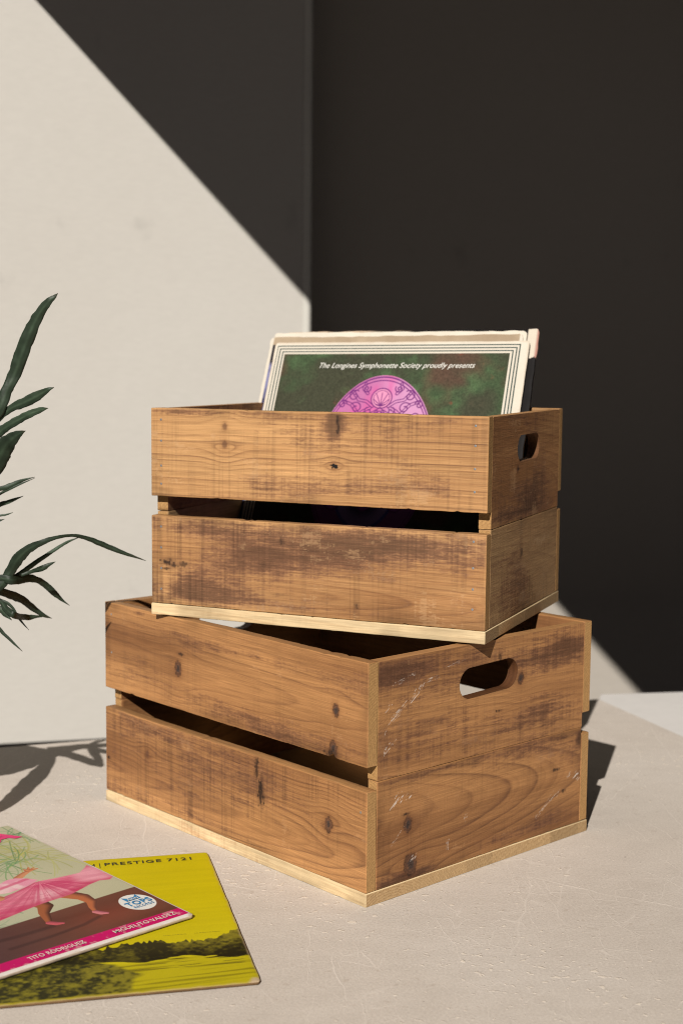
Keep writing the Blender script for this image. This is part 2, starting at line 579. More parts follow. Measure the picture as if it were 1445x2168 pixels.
# ------------------------------------------------------------------ the setting
WALL_ANG = rad(13.5)
WD = np.array([math.cos(WALL_ANG), math.sin(WALL_ANG), 0])       # along the wall, to the right
WN = np.array([math.sin(WALL_ANG), -math.cos(WALL_ANG), 0])      # out of the wall, towards us
WALL_K = 1.42                                   # the wall stands well behind the table the crates are on
P0 = EYE + WALL_K * (on_z(111, 1574) - EYE)
UP = np.array([0, 0, 1.0])


def hit(u, v, p, n):
    d = ray(u, v)
    return EYE + d * ((p - EYE) @ n / (d @ n))


def box_mesh(o, ex, ey, ez, x0, x1, y0, y1, z0, z1):
    V = [o + ex * x + ey * y + ez * z for z in (z0, z1) for y in (y0, y1) for x in (x0, x1)]
    F = [(0, 2, 3, 1), (4, 5, 7, 6), (0, 1, 5, 4), (2, 6, 7, 3), (0, 4, 6, 2), (1, 3, 7, 5)]
    return V, F


def paint_material(name, c, c2, stain=0.5, rough=0.85):
    m, nt, b = new_mat(name)
    v = coords(nt, (1, 1, 1))
    big = noise(nt, v, 2.2, 5, 0.6)
    fine = noise(nt, coords(nt, (16, 16, 60)), 3.0, 4, 0.65)
    col = ramp(nt, big, [(0.3, c2), (0.62, c)])
    col = mixc(nt, col, ramp(nt, fine, [(0.3, (0.965, 0.965, 0.965)), (0.7, (1.02, 1.02, 1.02))]), 1.0, 'MULTIPLY')
    sm = noise(nt, coords(nt, (9, 9, 7)), 1.7, 6, 0.55)
    col = mixc(nt, col, tuple(.72 * x for x in c), ramp(nt, sm, [(0.66, (0, 0, 0)), (0.8, (stain, stain, stain))]))
    nt.links.new(col, b.inputs['Base Color'])
    b.inputs['Roughness'].default_value = rough
    b.inputs['Specular IOR Level'].default_value = 0.2
    h = mathn(nt, 'ADD', mathn(nt, 'MULTIPLY', fine, .5), mathn(nt, 'MULTIPLY', noise(nt, v, 14, 5, .6), 2.0))
    bump(nt, b, h, 0.12, 0.002)
    return m


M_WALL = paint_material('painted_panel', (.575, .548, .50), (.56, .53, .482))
M_TRIM = paint_material('white_edge_paint', (.68, .66, .60), (.65, .63, .57), .2)
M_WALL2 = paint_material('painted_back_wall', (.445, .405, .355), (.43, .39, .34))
M_WHITE = paint_material('white_board_paint', (.72, .69, .66), (.68, .65, .62), .35)
M_GROUND = paint_material('dull_ground', (.06, .05, .043), (.05, .042, .036), .35)
M_ROOF = flat_material('dark_timber', (.06, .042, .032), .8)

# the plane of shade: through the diagonal edge on the panel, along the sunlight
Pa, Qa = hit(75, 0, P0, WN), hit(620, 603, P0, WN)
lv = (Qa - Pa) / np.linalg.norm(Qa - Pa)
pn = np.cross(lv, S)
OFF = float(np.mean([-(hit(u, v, Pa, pn) - P0) @ WN for u, v in ((1260, 1368), (1345, 1465))]))
Wb = P0 - WN * OFF
GZ = -.72                                        # the ground, a table height below
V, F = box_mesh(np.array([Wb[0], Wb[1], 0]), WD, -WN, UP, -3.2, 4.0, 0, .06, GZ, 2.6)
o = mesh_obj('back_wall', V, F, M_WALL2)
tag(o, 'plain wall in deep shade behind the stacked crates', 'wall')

# front panel: hung off the back wall, ending just below the table top; white painted edge on its right
PL, PR_ = hit(0, 1575, P0, WN), hit(222, 1563, P0, WN)
PZ = float((PL[2] + PR_[2]) / 2)
E0 = hit(660, 690, P0, WN)
ed = float((E0 - P0) @ WD)
panel = empty('wall_panel', tuple(P0 * np.array([1, 1, 0])))
pb = np.array([0.0, 0, 0])
V, F = box_mesh(pb, WD, -WN, UP, -3.0, ed - .0185, 0, .03, PZ, 2.4)
mesh_obj('panel_face', V, F, M_WALL, panel)
# edge strip with a rounded outer corner
rr_ = .010
prof = [(ed - .0182, .03), (ed - .0182, -.0012)] + [(ed - rr_ + rr_ * math.sin(a), -.0012 + rr_ - rr_ * math.cos(a)) for a in np.linspace(0, math.pi / 2, 8)] + [(ed, .03)]
V, F = [], []
for z in (PZ, 2.4):
    V += [WD * a - WN * b + UP * z for a, b in prof]
n = len(prof)
F = [(i, (i + 1) % n, n + (i + 1) % n, n + i) for i in range(n)] + [tuple(range(n))[::-1], tuple(range(n, 2 * n))]
o = mesh_obj('edge_strip', V, F, M_TRIM, panel)
for p in o.data.polygons: p.use_smooth = len(p.vertices) == 4
o.data.set_sharp_from_angle(angle=rad(50))
tag(panel, 'off-white painted wall panel at left with a diagonal edge of sunlight', 'wall panel')

# ground and the painted board the crates stand on
g = [np.array([x, y, GZ]) for x, y in ((-8, -8), (8, -8), (8, 8), (-8, 8))]
o = mesh_obj('ground', g, [(0, 1, 2, 3)], M_GROUND)
tag(o, kind='structure')

fa, fb = on_z(1265, 1480), on_z(1445, 1560)
fd = (fb - fa) / np.linalg.norm(fb - fa)


def floor_material():
    m, nt, b = new_mat('crazed_floor_paint')
    v = coords(nt, (1, 1, 1))
    big = noise(nt, v, 2.5, 6, 0.62)
    col = ramp(nt, big, [(0.30, (.615, .545, .475)), (0.5, (.665, .595, .525)), (0.70, (.695, .63, .565))])
    mot = noise(nt, coords(nt, (22, 40, 1)), 1.0, 6, 0.7)
    col = mixc(nt, col, ramp(nt, mot, [(0.3, (.94, .935, .93)), (0.7, (1.03, 1.03, 1.03))]), 1.0, 'MULTIPLY')
    grit = noise(nt, coords(nt, (420, 420, 1)), 1.0, 3, .7)
    col = mixc(nt, col, ramp(nt, grit, [(0.32, (.86, .85, .84)), (0.62, (1.03, 1.03, 1.03))]), 1.0, 'MULTIPLY')
    warp = N(nt, 'ShaderNodeTexNoise')
    warp.inputs['Scale'].default_value, warp.inputs['Detail'].default_value = 18, 4
    nt.links.new(v, warp.inputs['Vector'])
    wv = N(nt, 'ShaderNodeVectorMath', operation='MULTIPLY_ADD')
    nt.links.new(warp.outputs['Color'], wv.inputs[0])
    wv.inputs[1].default_value = (.02, .02, 0)
    nt.links.new(v, wv.inputs[2])

    def cracks(scale, width, stretch, rot, lo, hi):
        mp = N(nt, 'ShaderNodeMapping')
        mp.inputs['Scale'].default_value = stretch
        mp.inputs['Rotation'].default_value = (0, 0, rot)
        nt.links.new(wv.outputs[0], mp.inputs[0])
        vo = N(nt, 'ShaderNodeTexVoronoi', feature='DISTANCE_TO_EDGE')
        vo.inputs['Scale'].default_value = scale
        nt.links.new(mp.outputs[0], vo.inputs['Vector'])
        line = ramp(nt, vo.outputs['Distance'], [(0.0, (1, 1, 1)), (width, (0, 0, 0))])
        mk = ramp(nt, noise(nt, v, 6 + scale * .1, 4, .6), [(lo, (0, 0, 0)), (hi, (1, 1, 1))])
        return mathn(nt, 'MULTIPLY', line, mk)
    c1 = cracks(9, .008, (1, .45, 1), .5, .45, .62)
    c2 = cracks(34, .022, (1, .8, 1), 1.2, .44, .58)
    c3 = cracks(6, .004, (1, .18, 1), -.9, .42, .6)
    c4 = cracks(7, .004, (1, .12, 1), .25, .45, .6)
    c3 = mathn(nt, 'MAXIMUM', c3, c4)
    lines = mathn(nt, 'MAXIMUM', mathn(nt, 'MULTIPLY', c1, .8), mathn(nt, 'MAXIMUM', mathn(nt, 'MULTIPLY', c2, .55), mathn(nt, 'MULTIPLY', c3, .6)))
    col = mixc(nt, col, (.80, .72, .64), mathn(nt, 'MULTIPLY', lines, .75))
    chips = noise(nt, coords(nt, (110, 150, 1), (0, 0, .4)), 1.0, 2, .5)
    dens = noise(nt, v, 5, 3)
    cm = mathn(nt, 'ADD', chips, mathn(nt, 'MULTIPLY', mathn(nt, 'SUBTRACT', dens, .5), .35))
    chipm = ramp(nt, cm, [(0.665, (0, 0, 0)), (0.70, (1, 1, 1))])
    col = mixc(nt, col, (.86, .75, .62), mathn(nt, 'MULTIPLY', chipm, .55))
    pits = noise(nt, coords(nt, (75, 95, 1), (0, 0, 1.1)), 1.0, 3, .6)
    pm = ramp(nt, mathn(nt, 'ADD', pits, mathn(nt, 'MULTIPLY', mathn(nt, 'SUBTRACT', noise(nt, v, 3.5, 3), .5), .4)), [(0.66, (0, 0, 0)), (0.69, (1, 1, 1))])
    col = mixc(nt, col, (.44, .36, .29), mathn(nt, 'MULTIPLY', pm, .35))
    dots = noise(nt, coords(nt, (170, 170, 1), (0, 0, 2)), 1.0, 1, .5)
    col = mixc(nt, col, (.2, .15, .12), mathn(nt, 'MULTIPLY', ramp(nt, dots, [(0.80, (0, 0, 0)), (0.83, (1, 1, 1))]), .55))
    nt.links.new(col, b.inputs['Base Color'])
    b.inputs['Roughness'].default_value = .72
    b.inputs['Specular IOR Level'].default_value = .3
    h = mathn(nt, 'ADD', mathn(nt, 'MULTIPLY', lines, .5), mathn(nt, 'ADD', chipm, mathn(nt, 'MULTIPLY', grit, .6)))
    bump(nt, b, h, .5, .0009)
    return m


lf = on_z(0, 1583)                                        # the table's far edge at left
bd = (fa - lf) / np.linalg.norm(fa - lf)


def slab(name, outline, z0, z1, mat, parent):
    n_ = len(outline)
    V_ = [np.array([p[0], p[1], z]) for z in (z0, z1) for p in outline]
    F_ = [tuple(range(n_, 2 * n_)), tuple(range(n_))[::-1]] + [(i, (i + 1) % n_, n_ + (i + 1) % n_, n_ + i) for i in range(n_)]
    return mesh_obj(name, V_, F_, mat, parent)


T0 = fa + fd * 1.32
o = slab('floor', [lf - bd * .25, T0 - bd * 1.25, T0, fa], -.03, 0, floor_material(), None)
tag(o, kind='structure')
wa, wb = on_z(1345, 1465), on_z(1445, 1462)
wd_ = (wb - wa) / np.linalg.norm(wb - wa)
wa = wa - wd_ * .055
gap_ = np.array([fd[1], -fd[0], 0]) * (1 if -fd[0] * 0 + fd[1] > 0 else -1) * .0015
o = slab('white_board', [fa + gap_, T0 + gap_, T0 + wd_ * .5, wb + wd_ * .4, wa], -.032, -.0022, M_WHITE, None)
tag(o, 'white board beside the crazed floor at the right edge', 'board')

# the roof whose edge throws the diagonal shade; it stands above and behind the viewer's right
ROOF_Z = 1.34
ev = lv - S * (lv[2] / S[2])
ev /= np.linalg.norm(ev)                                    # level edge of the roof
if ev @ WN < 0: ev = -ev
R0 = Pa + S * ((ROOF_Z - Pa[2]) / S[2])
A = R0 - ev * (((R0 - Wb) @ WN - .01) / (ev @ WN))
K = A + ev * 4.5
V = [np.array([p[0], p[1], z]) for z in (ROOF_Z, ROOF_Z + .05) for p in (K, K + WD * 3.5, A + WD * 3.5, A)]
F = [(0, 3, 2, 1), (4, 5, 6, 7), (0, 1, 5, 4), (1, 2, 6, 5), (2, 3, 7, 6), (3, 0, 4, 7)]
o = mesh_obj('roof', V, F, M_ROOF)
tag(o, 'flat roof overhead whose edge throws the diagonal shade', 'roof', kind='structure')
print('wall', P0, 'off', OFF, 'roof corner', A, K)

# ------------------------------------------------------------------ crates
TB = .0125
DK = lambda *a: np.array(a)
RED = dict(light=np.array([.45, .215, .076]), mid=np.array([.255, .108, .038]), dark=np.array([.082, .036, .020]))
PALE = dict(light=np.array([.74, .565, .33]), mid=np.array([.58, .39, .19]), dark=np.array([.22, .11, .05]))


def crate(origin, rz, L, W, H, zb, z1, z2, seam, base_t, specs, label, nails, slot, endmat):
    root = empty('wooden_crate', tuple(origin), rz)
    tag(root, label, 'crate')
    # base: one glued board, 1 mm proud
    Pb = dict(seed=specs['seed'] + 90, blocks=True, ring=.006, base=.12, line=.7, weather=-.22, saw=.3, rub=-.3, edgec=np.array([.72, .54, .31]), elight=np.array([.55, .37, .19]), **PALE)
    plank('base_board', L + .001, base_t, W + .001, Pb, M_PINE, root, (-L - .0005, -.0005, 0), nx=220, nz=14, warp=.0004)
    zlo = base_t + .0004
    # front and rear slats (running the full length), board x axis reversed so that x = distance from the near corner
    for rear in (0, 1):
        for (za, zt, key) in ((z2, H, 'top'), (zlo, z1, 'low')):
            P = dict(specs[key])
            if rear: P = dict(P, seed=P['seed'] + 7, knots=[], spots=[], stains=[], scratch=[])
            hi = not rear
            sl = plank('slat', L, zt - za, TB, shift(P, L, za), M_WOOD, root, (-L, 0 if not rear else W - TB, za),
                       nx=int(L / .00075) if hi else 120, nz=int((zt - za) / .00055) if hi else 60, notch=[(L - a, b, c, d) for a, b, c, d in P.get('notch', [])] if not rear else ())
            if not rear:
                for (s_, zz) in nails[key]:
                    nail(sl, L - s_, zz - za)
    # end boards between the slats: two boards per end, the upper one with the hand slot
    Le = W - 2 * TB - .0006
    for left in (0, 1):
        x = 0 if not left else -L + TB
        for (za, zt, key) in ((seam + .0003, H - .0008, 'end_top'), (zlo, seam - .0003, 'end_low')):
            P = dict(specs[key])
            if left: P = dict(P, seed=P['seed'] + 17, knots=[], spots=[], stains=[], scratch=[])
            P = shift_end(P, za)
            # local x of the plank runs along crate +Y; its outer face must look along +X (right end) or -X
            if not left:
                args = ((0, TB + .0003, za), math.pi / 2)
            else:
                args = ((-L + TB, TB + .0003, za), math.pi / 2)
            if key == 'end_top':
                ob = slotted_plank('end_board', Le, zt - za, TB, P, endmat, root, args[0], args[1],
                                   (slot[0] - TB, slot[1] - za, slot[2], slot[3], slot[4]), K=120 if not left else 30, NA=880 if not left else 300)
            else:
                ob = plank('end_board', Le, zt - za, TB, P, endmat, root, args[0], args[1], nx=int(Le / .0008) if not left else 90, nz=int((zt - za) / .0006) if not left else 50)
    return root


def shift(P, L, za):
    """feature positions given as (distance from near corner, crate z) -> board x, board z"""
    Q = dict(P)
    Q['knots'] = [(L - a, b - za, r, k) for a, b, r, k in P.get('knots', [])]
    Q['stains'] = [(L - a, b - za, c, d, e) for a, b, c, d, e in P.get('stains', [])]
    Q['spots'] = [(L - a, b - za, c, d, e) for a, b, c, d, e in P.get('spots', [])]
    Q['scratch'] = [(L - a, b - za, L - c, d - za, e, f) for a, b, c, d, e, f in P.get('scratch', [])]
    return Q


def shift_end(P, za):
    Q = dict(P)
    Q['knots'] = [(a - TB, b - za, r, k) for a, b, r, k in P.get('knots', [])]
    Q['stains'] = [(a - TB, b - za, c, d, e) for a, b, c, d, e in P.get('stains', [])]
    Q['spots'] = [(a - TB, b - za, c, d, e) for a, b, c, d, e in P.get('spots', [])]
    Q['scratch'] = [(a - TB, b - za, c - TB, d - za, e, f) for a, b, c, d, e, f in P.get('scratch', [])]
    return Q


M_NAIL = flat_material('steel_nail', (.55, .55, .56), .35, .8)
_nail = None


def nail(parent, x, z):
    global _nail
    if _nail is None:
        V, F = [(0, -.0003, 0)], []
        for i in range(10):
            a = i * math.tau / 10
            V.append((.0012 * math.cos(a), -.0002, .0012 * math.sin(a)))
        for i in range(10):
            a = i * math.tau / 10
            V.append((.0012 * math.cos(a), .002, .0012 * math.sin(a)))
        F = [(0, 1 + i, 1 + (i + 1) % 10) for i in range(10)] + [(1 + i, 11 + i, 11 + (i + 1) % 10, 1 + (i + 1) % 10) for i in range(10)]
        o_ = mesh_obj('nail', V, F, M_NAIL)
        _nail = o_
    else:
        o_ = _nail.copy()
        COL.objects.link(o_)
    o_.parent = parent
    o_.location = (x, 0, z)


LOW = dict(
    seed=10,
    top=dict(seed=101, pith=(.045, .02, .03), ring=.0052, base=.36, line=.8, weather=-.16, wmax=.72, saw=.3, rub=-.2, sawk=.2, wx=3.5, wz=26,
             knots=[(.288, .1743, .0062, 'k'), (.0426, .1767, .0046, 'k'), (.0459, .1395, .0058, 'k')],
             stains=[(.12, .14, .16, .016, .32), (.36, .152, .10, .02, .30), (.2, .208, .2, .010, .16), (.36, .2235, .02, .003, .5), (.02, .18, .02, .06, .12), (.3, .205, .12, .012, .2)],
             spots=[(.2838, .1906, .004, .0016, .7), (.049, .1325, .005, .004, .9)], notch=[(.047, .004, .0035, 'b')], **RED),
    low=dict(seed=140, pith=(.03, .012, .06), x0=.1, ring=.0042, base=.30, line=1.2, weather=-.16, wmax=.75, saw=.9, rub=-.12,
             knots=[(.0516, .0659, .0058, 'k'), (.3447, .071, .0045, 'faint')],
             stains=[(.16, .09, .05, .02, .22), (.17, .05, .03, .03, .18), (.3, .1, .06, .008, .2), (.07, .1, .05, .01, .2), (.36, .1, .05, .01, .15), (.01, .03, .03, .03, .15), (.2, .02, .2, .006, .2)],
             spots=[(.158, .0965, .002, .009, .75), (.1511, .072, .0035, .008, .9), (.1505, .079, .002, .006, .7), (.4203, .0505, .003, .0014, .9)], **RED),
    end_top=dict(seed=171, pith=(-.03, .05, .1), ring=.0055, base=.34, line=.9, weather=-.13, wmax=.8, saw=.4, rub=-.14, sawk=.25, wx=5, wz=24,
                 knots=[(.2115, .1832, .0048, 'k')],
                 stains=[(.04, .215, .06, .012, .42), (.28, .205, .04, .02, .40), (.2, .14, .14, .014, .2), (.04, .125, .06, .012, .25), (.25, .15, .06, .02, .2), (.05, .19, .03, .02, .1)],
                 spots=[(.1794, .155, .003, .001, .7), (.18, .209, .002, .003, .5)],
                 scratch=[(.016, .162, .055, .185, .0011, .8), (.05, .181, .066, .195, .0010, .8), (.02, .178, .03, .186, .0009, .7), (.075, .2, .1, .205, .0010, .7),
                          (.05, .2085, .062, .2105, .0009, .6), (.065, .194, .072, .2005, .0012, .8), (.018, .139, .03, .147, .0010, .8), (.03, .147, .036, .151, .0008, .7), (.1, .21, .13, .213, .0008, .5), (.03, .204, .05, .206, .0008, .5), (.02, .157, .025, .165, .0006, .6)], **RED),
    end_low=dict(seed=186, pith=(.06, .03, .12), x0=.05, ring=.0062, base=.30, line=1.0, weather=-.15, wmax=.8, saw=.35, rub=-.18, sawk=.2, wx=4, wz=20,
                 knots=[(.053, .0663, .0062, 'k'), (.0576, .0275, .0085, 'k')],
                 stains=[(.27, .03, .06, .014, .46), (.2, .022, .06, .008, .35), (.04, .016, .05, .006, .45), (.305, .08, .02, .02, .2), (.1, .112, .1, .005, .25), (.31, .104, .006, .006, .6)],
                 spots=[(.271, .0773, .004, .0012, .7), (.285, .052, .002, .0016, .6), (.0505, .0775, .003, .001, .8), (.105, .112, .001, .002, .4)],
                 scratch=[(.029, .083, .046, .0985, .0019, 1.0), (.05, .089, .058, .096, .0013, .9), (.028, .05, .05, .066, .0008, .5), (.30, .0605, .316, .069, .0017, 1.0), (.29, .064, .297, .07, .0010, .8),
                          (.236, .03, .29, .063, .0012, .55), (.1085, .028, .1085, .04, .0010, .8), (.132, .051, .134, .06, .0012, .5), (.27, .048, .28, .055, .0011, .5), (.055, .03, .066, .036, .0012, .6)], **RED),
)
UPR = dict(
    seed=30,
    top=dict(seed=206, pith=(-.09, .03, .02), ring=.0060, base=.00, line=1.25, weather=-.24, wmax=.74, saw=.7, rub=-.10,
             knots=[(.2802, .1827, .0044, 'faint'), (.2802, .201, .0040, 'faint'), (.1585, .1648, .0030, 'hole')],
             stains=[(.14, .144, .12, .012, .36), (.10, .155, .05, .02, .32), (.3, .129, .06, .006, .42), (.158, .208, .008, .016, .75), (.22, .135, .05, .010, .3), (.09, .206, .09, .010, .26), (.33, .215, .05, .004, .4),
                     (.045, .15, .03, .03, .2), (.2, .214, .1, .005, .3)],
             spots=[(.155, .206, .0012, .008, .7), (.1545, .213, .0018, .004, .6)]),
    low=dict(seed=233, pith=(.02, .012, .07), x0=.24, ring=.0055, base=.30, line=1.0, weather=-.10, wmax=.85, saw=1.0, rub=-.10,
             knots=[], stains=[(.26, .07, .07, .035, .34), (.16, .075, .09, .03, .28), (.3, .03, .06, .012, .4), (.18, .02, .14, .010, .42), (.1, .09, .1, .012, .28), (.05, .05, .05, .03, -.22), (.35, .06, .02, .05, -.2),
                     (.31, .095, .06, .01, .26), (.12, .04, .05, .014, -.12)],
             spots=[(.3461, .0571, .0055, .003, .95), (.340, .0535, .004, .0012, .7), (.328, .056, .004, .002, .6), (.2156, .086, .002, .003, .5), (.133, .027, .0015, .002, .6), (.349, .05, .003, .001, .7)]),
    end_top=dict(seed=261, pith=(.02, .03, .1), ring=.006, base=.6, line=.8, weather=.02, wmax=.78, saw=.8, rub=-.08,
                 knots=[(.0986, .162, .0046, 'faint')], stains=[(.06, .13, .05, .02, .25), (.17, .14, .06, .03, .25), (.1, .118, .1, .006, .3), (.18, .17, .03, .04, .2)], spots=[(.1, .162, .003, .0013, .7)]),
    end_low=dict(seed=288, pith=(.02, .03, .1), ring=.006, base=.45, line=.5, weather=-.06, wmax=.7, saw=.9, rub=-.04,
                 light=np.array([.45, .27, .12]), mid=np.array([.31, .165, .07]), dark=DARK,
                 knots=[], stains=[(.10, .05, .05, .045, .36), (.13, .03, .03, .03, .2), (.22, .07, .06, .04, -.2)], spots=[(.118, .075, .003, .004, .5)]),
)
nl = dict(top=[(.013, z) for z in (.209, .190, .168, .146)] + [(L_, z) for L_ in (.355,) for z in (.206, .184, .158, .139)],
          low=[(.013, z) for z in (.0985, .073, .0525, .033)] + [(.3555, z) for z in (.094, .072, .050, .028)])
nl2 = dict(top=[(.412, .172), (.412, .215)], low=[(.008, .088)])
ZL = 0.0
crate((.0256, 1.26344, 0), -.82462, .42519, .32555, .22813, 0, .1083, .1308, .1160, .0125, LOW,
      'larger reddish brown slatted wooden crate standing on the floor under another crate', nl2, (.1637, .1902, .085, .0305, .03), M_WOOD)
UZ = .22813 + .0012
crate((.13793, 1.34637, UZ), -.40665, .36712, .27045, .21791, 0, .1056, .1261, .1092, .0122, UPR,
      'smaller honey brown wooden crate holding upright record sleeves, set askew on top', nl, (.137, .182, .080, .027, .0), M_ROUGH)


# ------------------------------------------------------------------ record sleeves
def cover_grid(us, vs, paint, corner=.003):
    """a printed face in its own plane: u to the right, v up; returns verts (u,v) with rounded corners and colours"""
    U, Vv = np.meshgrid(us, vs, indexing='ij')
    C = paint(U, Vv)
    return U, Vv, C


def sleeve(name, w, h, t, us, vs, paint, edge, parent=None, corner=.003, wear=.0005, seed=0):
    """closed card sleeve: printed face at +Z (z = t), u 0..w, v 0..h in local XY"""
    U, Vv = np.meshgrid(us, vs, indexing='ij')
    C = paint(U, Vv)
    # rounded corners + slightly worn outline
    def outline(U, Vv):
        a, b = np.minimum(U, w - U), np.minimum(Vv, h - Vv)
        su, sv = np.where(U < w / 2, 1, -1), np.where(Vv < h / 2, 1, -1)
        q = np.hypot(np.maximum(corner - a, 0), np.maximum(corner - b, 0))
        k = np.where(q > corner, corner / np.maximum(q, 1e-9), 1.0)
        a2 = np.where((a < corner) & (b < corner), corner - (corner - a) * k, a)
        b2 = np.where((a < corner) & (b < corner), corner - (corner - b) * k, b)
        return np.where(U < w / 2, a2, w - a2), np.where(Vv < h / 2, b2, h - b2)
    U2, V2 = outline(U, Vv)
    wn_ = (fbm(Vv * 60, Vv * 0, seed + 1) - .5) * 2 * wear
    U2 = U2 + wn_ * (np.abs(U - w / 2) > w / 2 - 1e-6)
    V2 = V2 + (fbm(U * 60, U * 0, seed + 2) - .5) * 2 * wear * (np.abs(Vv - h / 2) > h / 2 - 1e-6)
    dE = np.minimum(np.minimum(U, w - U), np.minimum(Vv, h - Vv))
    Zt = t - .0006 * np.exp(-dE / .0015) + .0004 * (fbm(U * 12, Vv * 12, seed + 3) - .5)
    nu, nv = U.shape
    top = np.stack([U2, V2, Zt], -1)
    # outline ring
    idx = np.concatenate([np.arange(nu) * nv, (nu - 1) * nv + np.arange(1, nv), (np.arange(nu - 2, -1, -1)) * nv + nv - 1, np.arange(nv - 2, 0, -1)])
    ring = top.reshape(-1, 3)[idx]
    bot = ring.copy()
    bot[:, 2] = 0
    m = len(idx)
    rt = ring.copy()
    midr = ring.copy()
    midr[:, 2] = t * .5
    Vt = np.concatenate([top.reshape(-1, 3), rt, midr, bot, [[w / 2, h / 2, 0]]])
    if callable(edge):
        ecb = edge(ring[:, 0], ring[:, 1])
        edge = ecb[0]
    else:
        ecb = np.asarray(edge)
    ec = ecb * (.75 + .5 * fbm(np.arange(m) * .07, 0 * np.arange(m), seed + 5))[:, None]
    Ct = np.concatenate([C.reshape(-1, 3), ec, ec * .9, ec * .7, [np.asarray(edge)]])
    F = [grid_faces(nu, nv)]
    b0 = nu * nv
    i = np.arange(m)
    j = (i + 1) % m
    for k in range(2):
        F.append(np.stack([b0 + k * m + i, b0 + (k + 1) * m + i, b0 + (k + 1) * m + j, b0 + k * m + j], -1))
    F.append(np.stack([b0 + 2 * m + i, np.full(m, b0 + 3 * m), np.full(m, b0 + 3 * m), b0 + 2 * m + j], -1)[:, [0, 1, 3, 3]])
    Fq = np.concatenate(F[:-1])
    me_tri = np.stack([b0 + 2 * m + i, np.full(m, b0 + 3 * m), b0 + 2 * m + j], -1)
    # one mesh with quads and tris
    V_ = np.asarray(Vt, np.float32)
    me = bpy.data.meshes.new(name)
    me.vertices.add(len(V_))
    me.vertices.foreach_set('co', V_.ravel())
    loops = np.concatenate([Fq.ravel(), me_tri.ravel()]).astype(np.int32)
    st = np.concatenate([np.arange(len(Fq)) * 4, len(Fq) * 4 + np.arange(m) * 3]).astype(np.int32)
    tot = np.concatenate([np.full(len(Fq), 4), np.full(m, 3)]).astype(np.int32)
    me.loops.add(len(loops))
    me.loops.foreach_set('vertex_index', loops)
    me.polygons.add(len(st))
    me.polygons.foreach_set('loop_start', st)
    me.polygons.foreach_set('loop_total', tot)
    me.update(calc_edges=True)
    me.validate()
    a = me.color_attributes.new('Col', 'FLOAT_COLOR', 'POINT')
    c = np.ones((len(V_), 4), np.float32)
    c[:, :3] = np.clip(Ct, 0, 1)
    a.data.foreach_set('color', c.ravel())
    me.materials.append(M_PRINT)
    o_ = bpy.data.objects.new(name, me)
    COL.objects.link(o_)
    if parent is not None: o_.parent = parent
    return o_


def text_mesh(body, size, mat, parent, loc, rotz=0.0, shear=0.0, space=1.0, sx=1.0, bold=0.0, name='lettering'):
    """flat lettering lying on the cover (local XY)"""
    cu = bpy.data.curves.new(name, 'FONT')
    cu.body, cu.size, cu.shear, cu.space_character, cu.offset = body, size, shear, space, bold
    cu.extrude = .00005
    cu.resolution_u = 4
    t_ = bpy.data.objects.new(name + '_curve', cu)
    COL.objects.link(t_)
    dg = bpy.context.evaluated_depsgraph_get()
    me = bpy.data.meshes.new_from_object(t_.evaluated_get(dg))
    bpy.data.objects.remove(t_)
    bpy.data.curves.remove(cu)
    me.name = name
    me.materials.clear()
    me.materials.append(mat)
    o_ = bpy.data.objects.new(name, me)
    COL.objects.link(o_)
    o_.parent = parent
    o_.location = loc
    o_.rotation_euler = (0, 0, rotz)
    o_.scale = (sx, 1, 1)
    return o_, (max(v.co.x for v in me.vertices), max(v.co.y for v in me.vertices))


def text_fit(body, x0, x1, y, h, mat, parent, z, rotz=0.0, shear=0.0, bold=0.0, name='lettering', space=1.0):
    """lettering whose capitals are h tall and which fills x0..x1 (before rotation about its start)"""
    o_, (mx, my) = text_mesh(body, h / .72, mat, parent, (x0, y, z), rotz, shear, space, 1.0, bold, name)
    o_.scale = ((x1 - x0) / mx, 1, 1)
    return o_


INK_W = flat_material('white_ink', (.74, .72, .66), .6)
INK_K = flat_material('dark_green_ink', (.035, .035, .012), .6)
INK_M = flat_material('magenta_ink', (.72, .012, .16), .5)
INK_B = flat_material('blue_ink', (.02, .22, .46), .5)
INK_C = flat_material('cream_ink', (.74, .62, .55), .6)

CREAM = np.array([.655, .595, .50])
RW, RH = .315, .3105


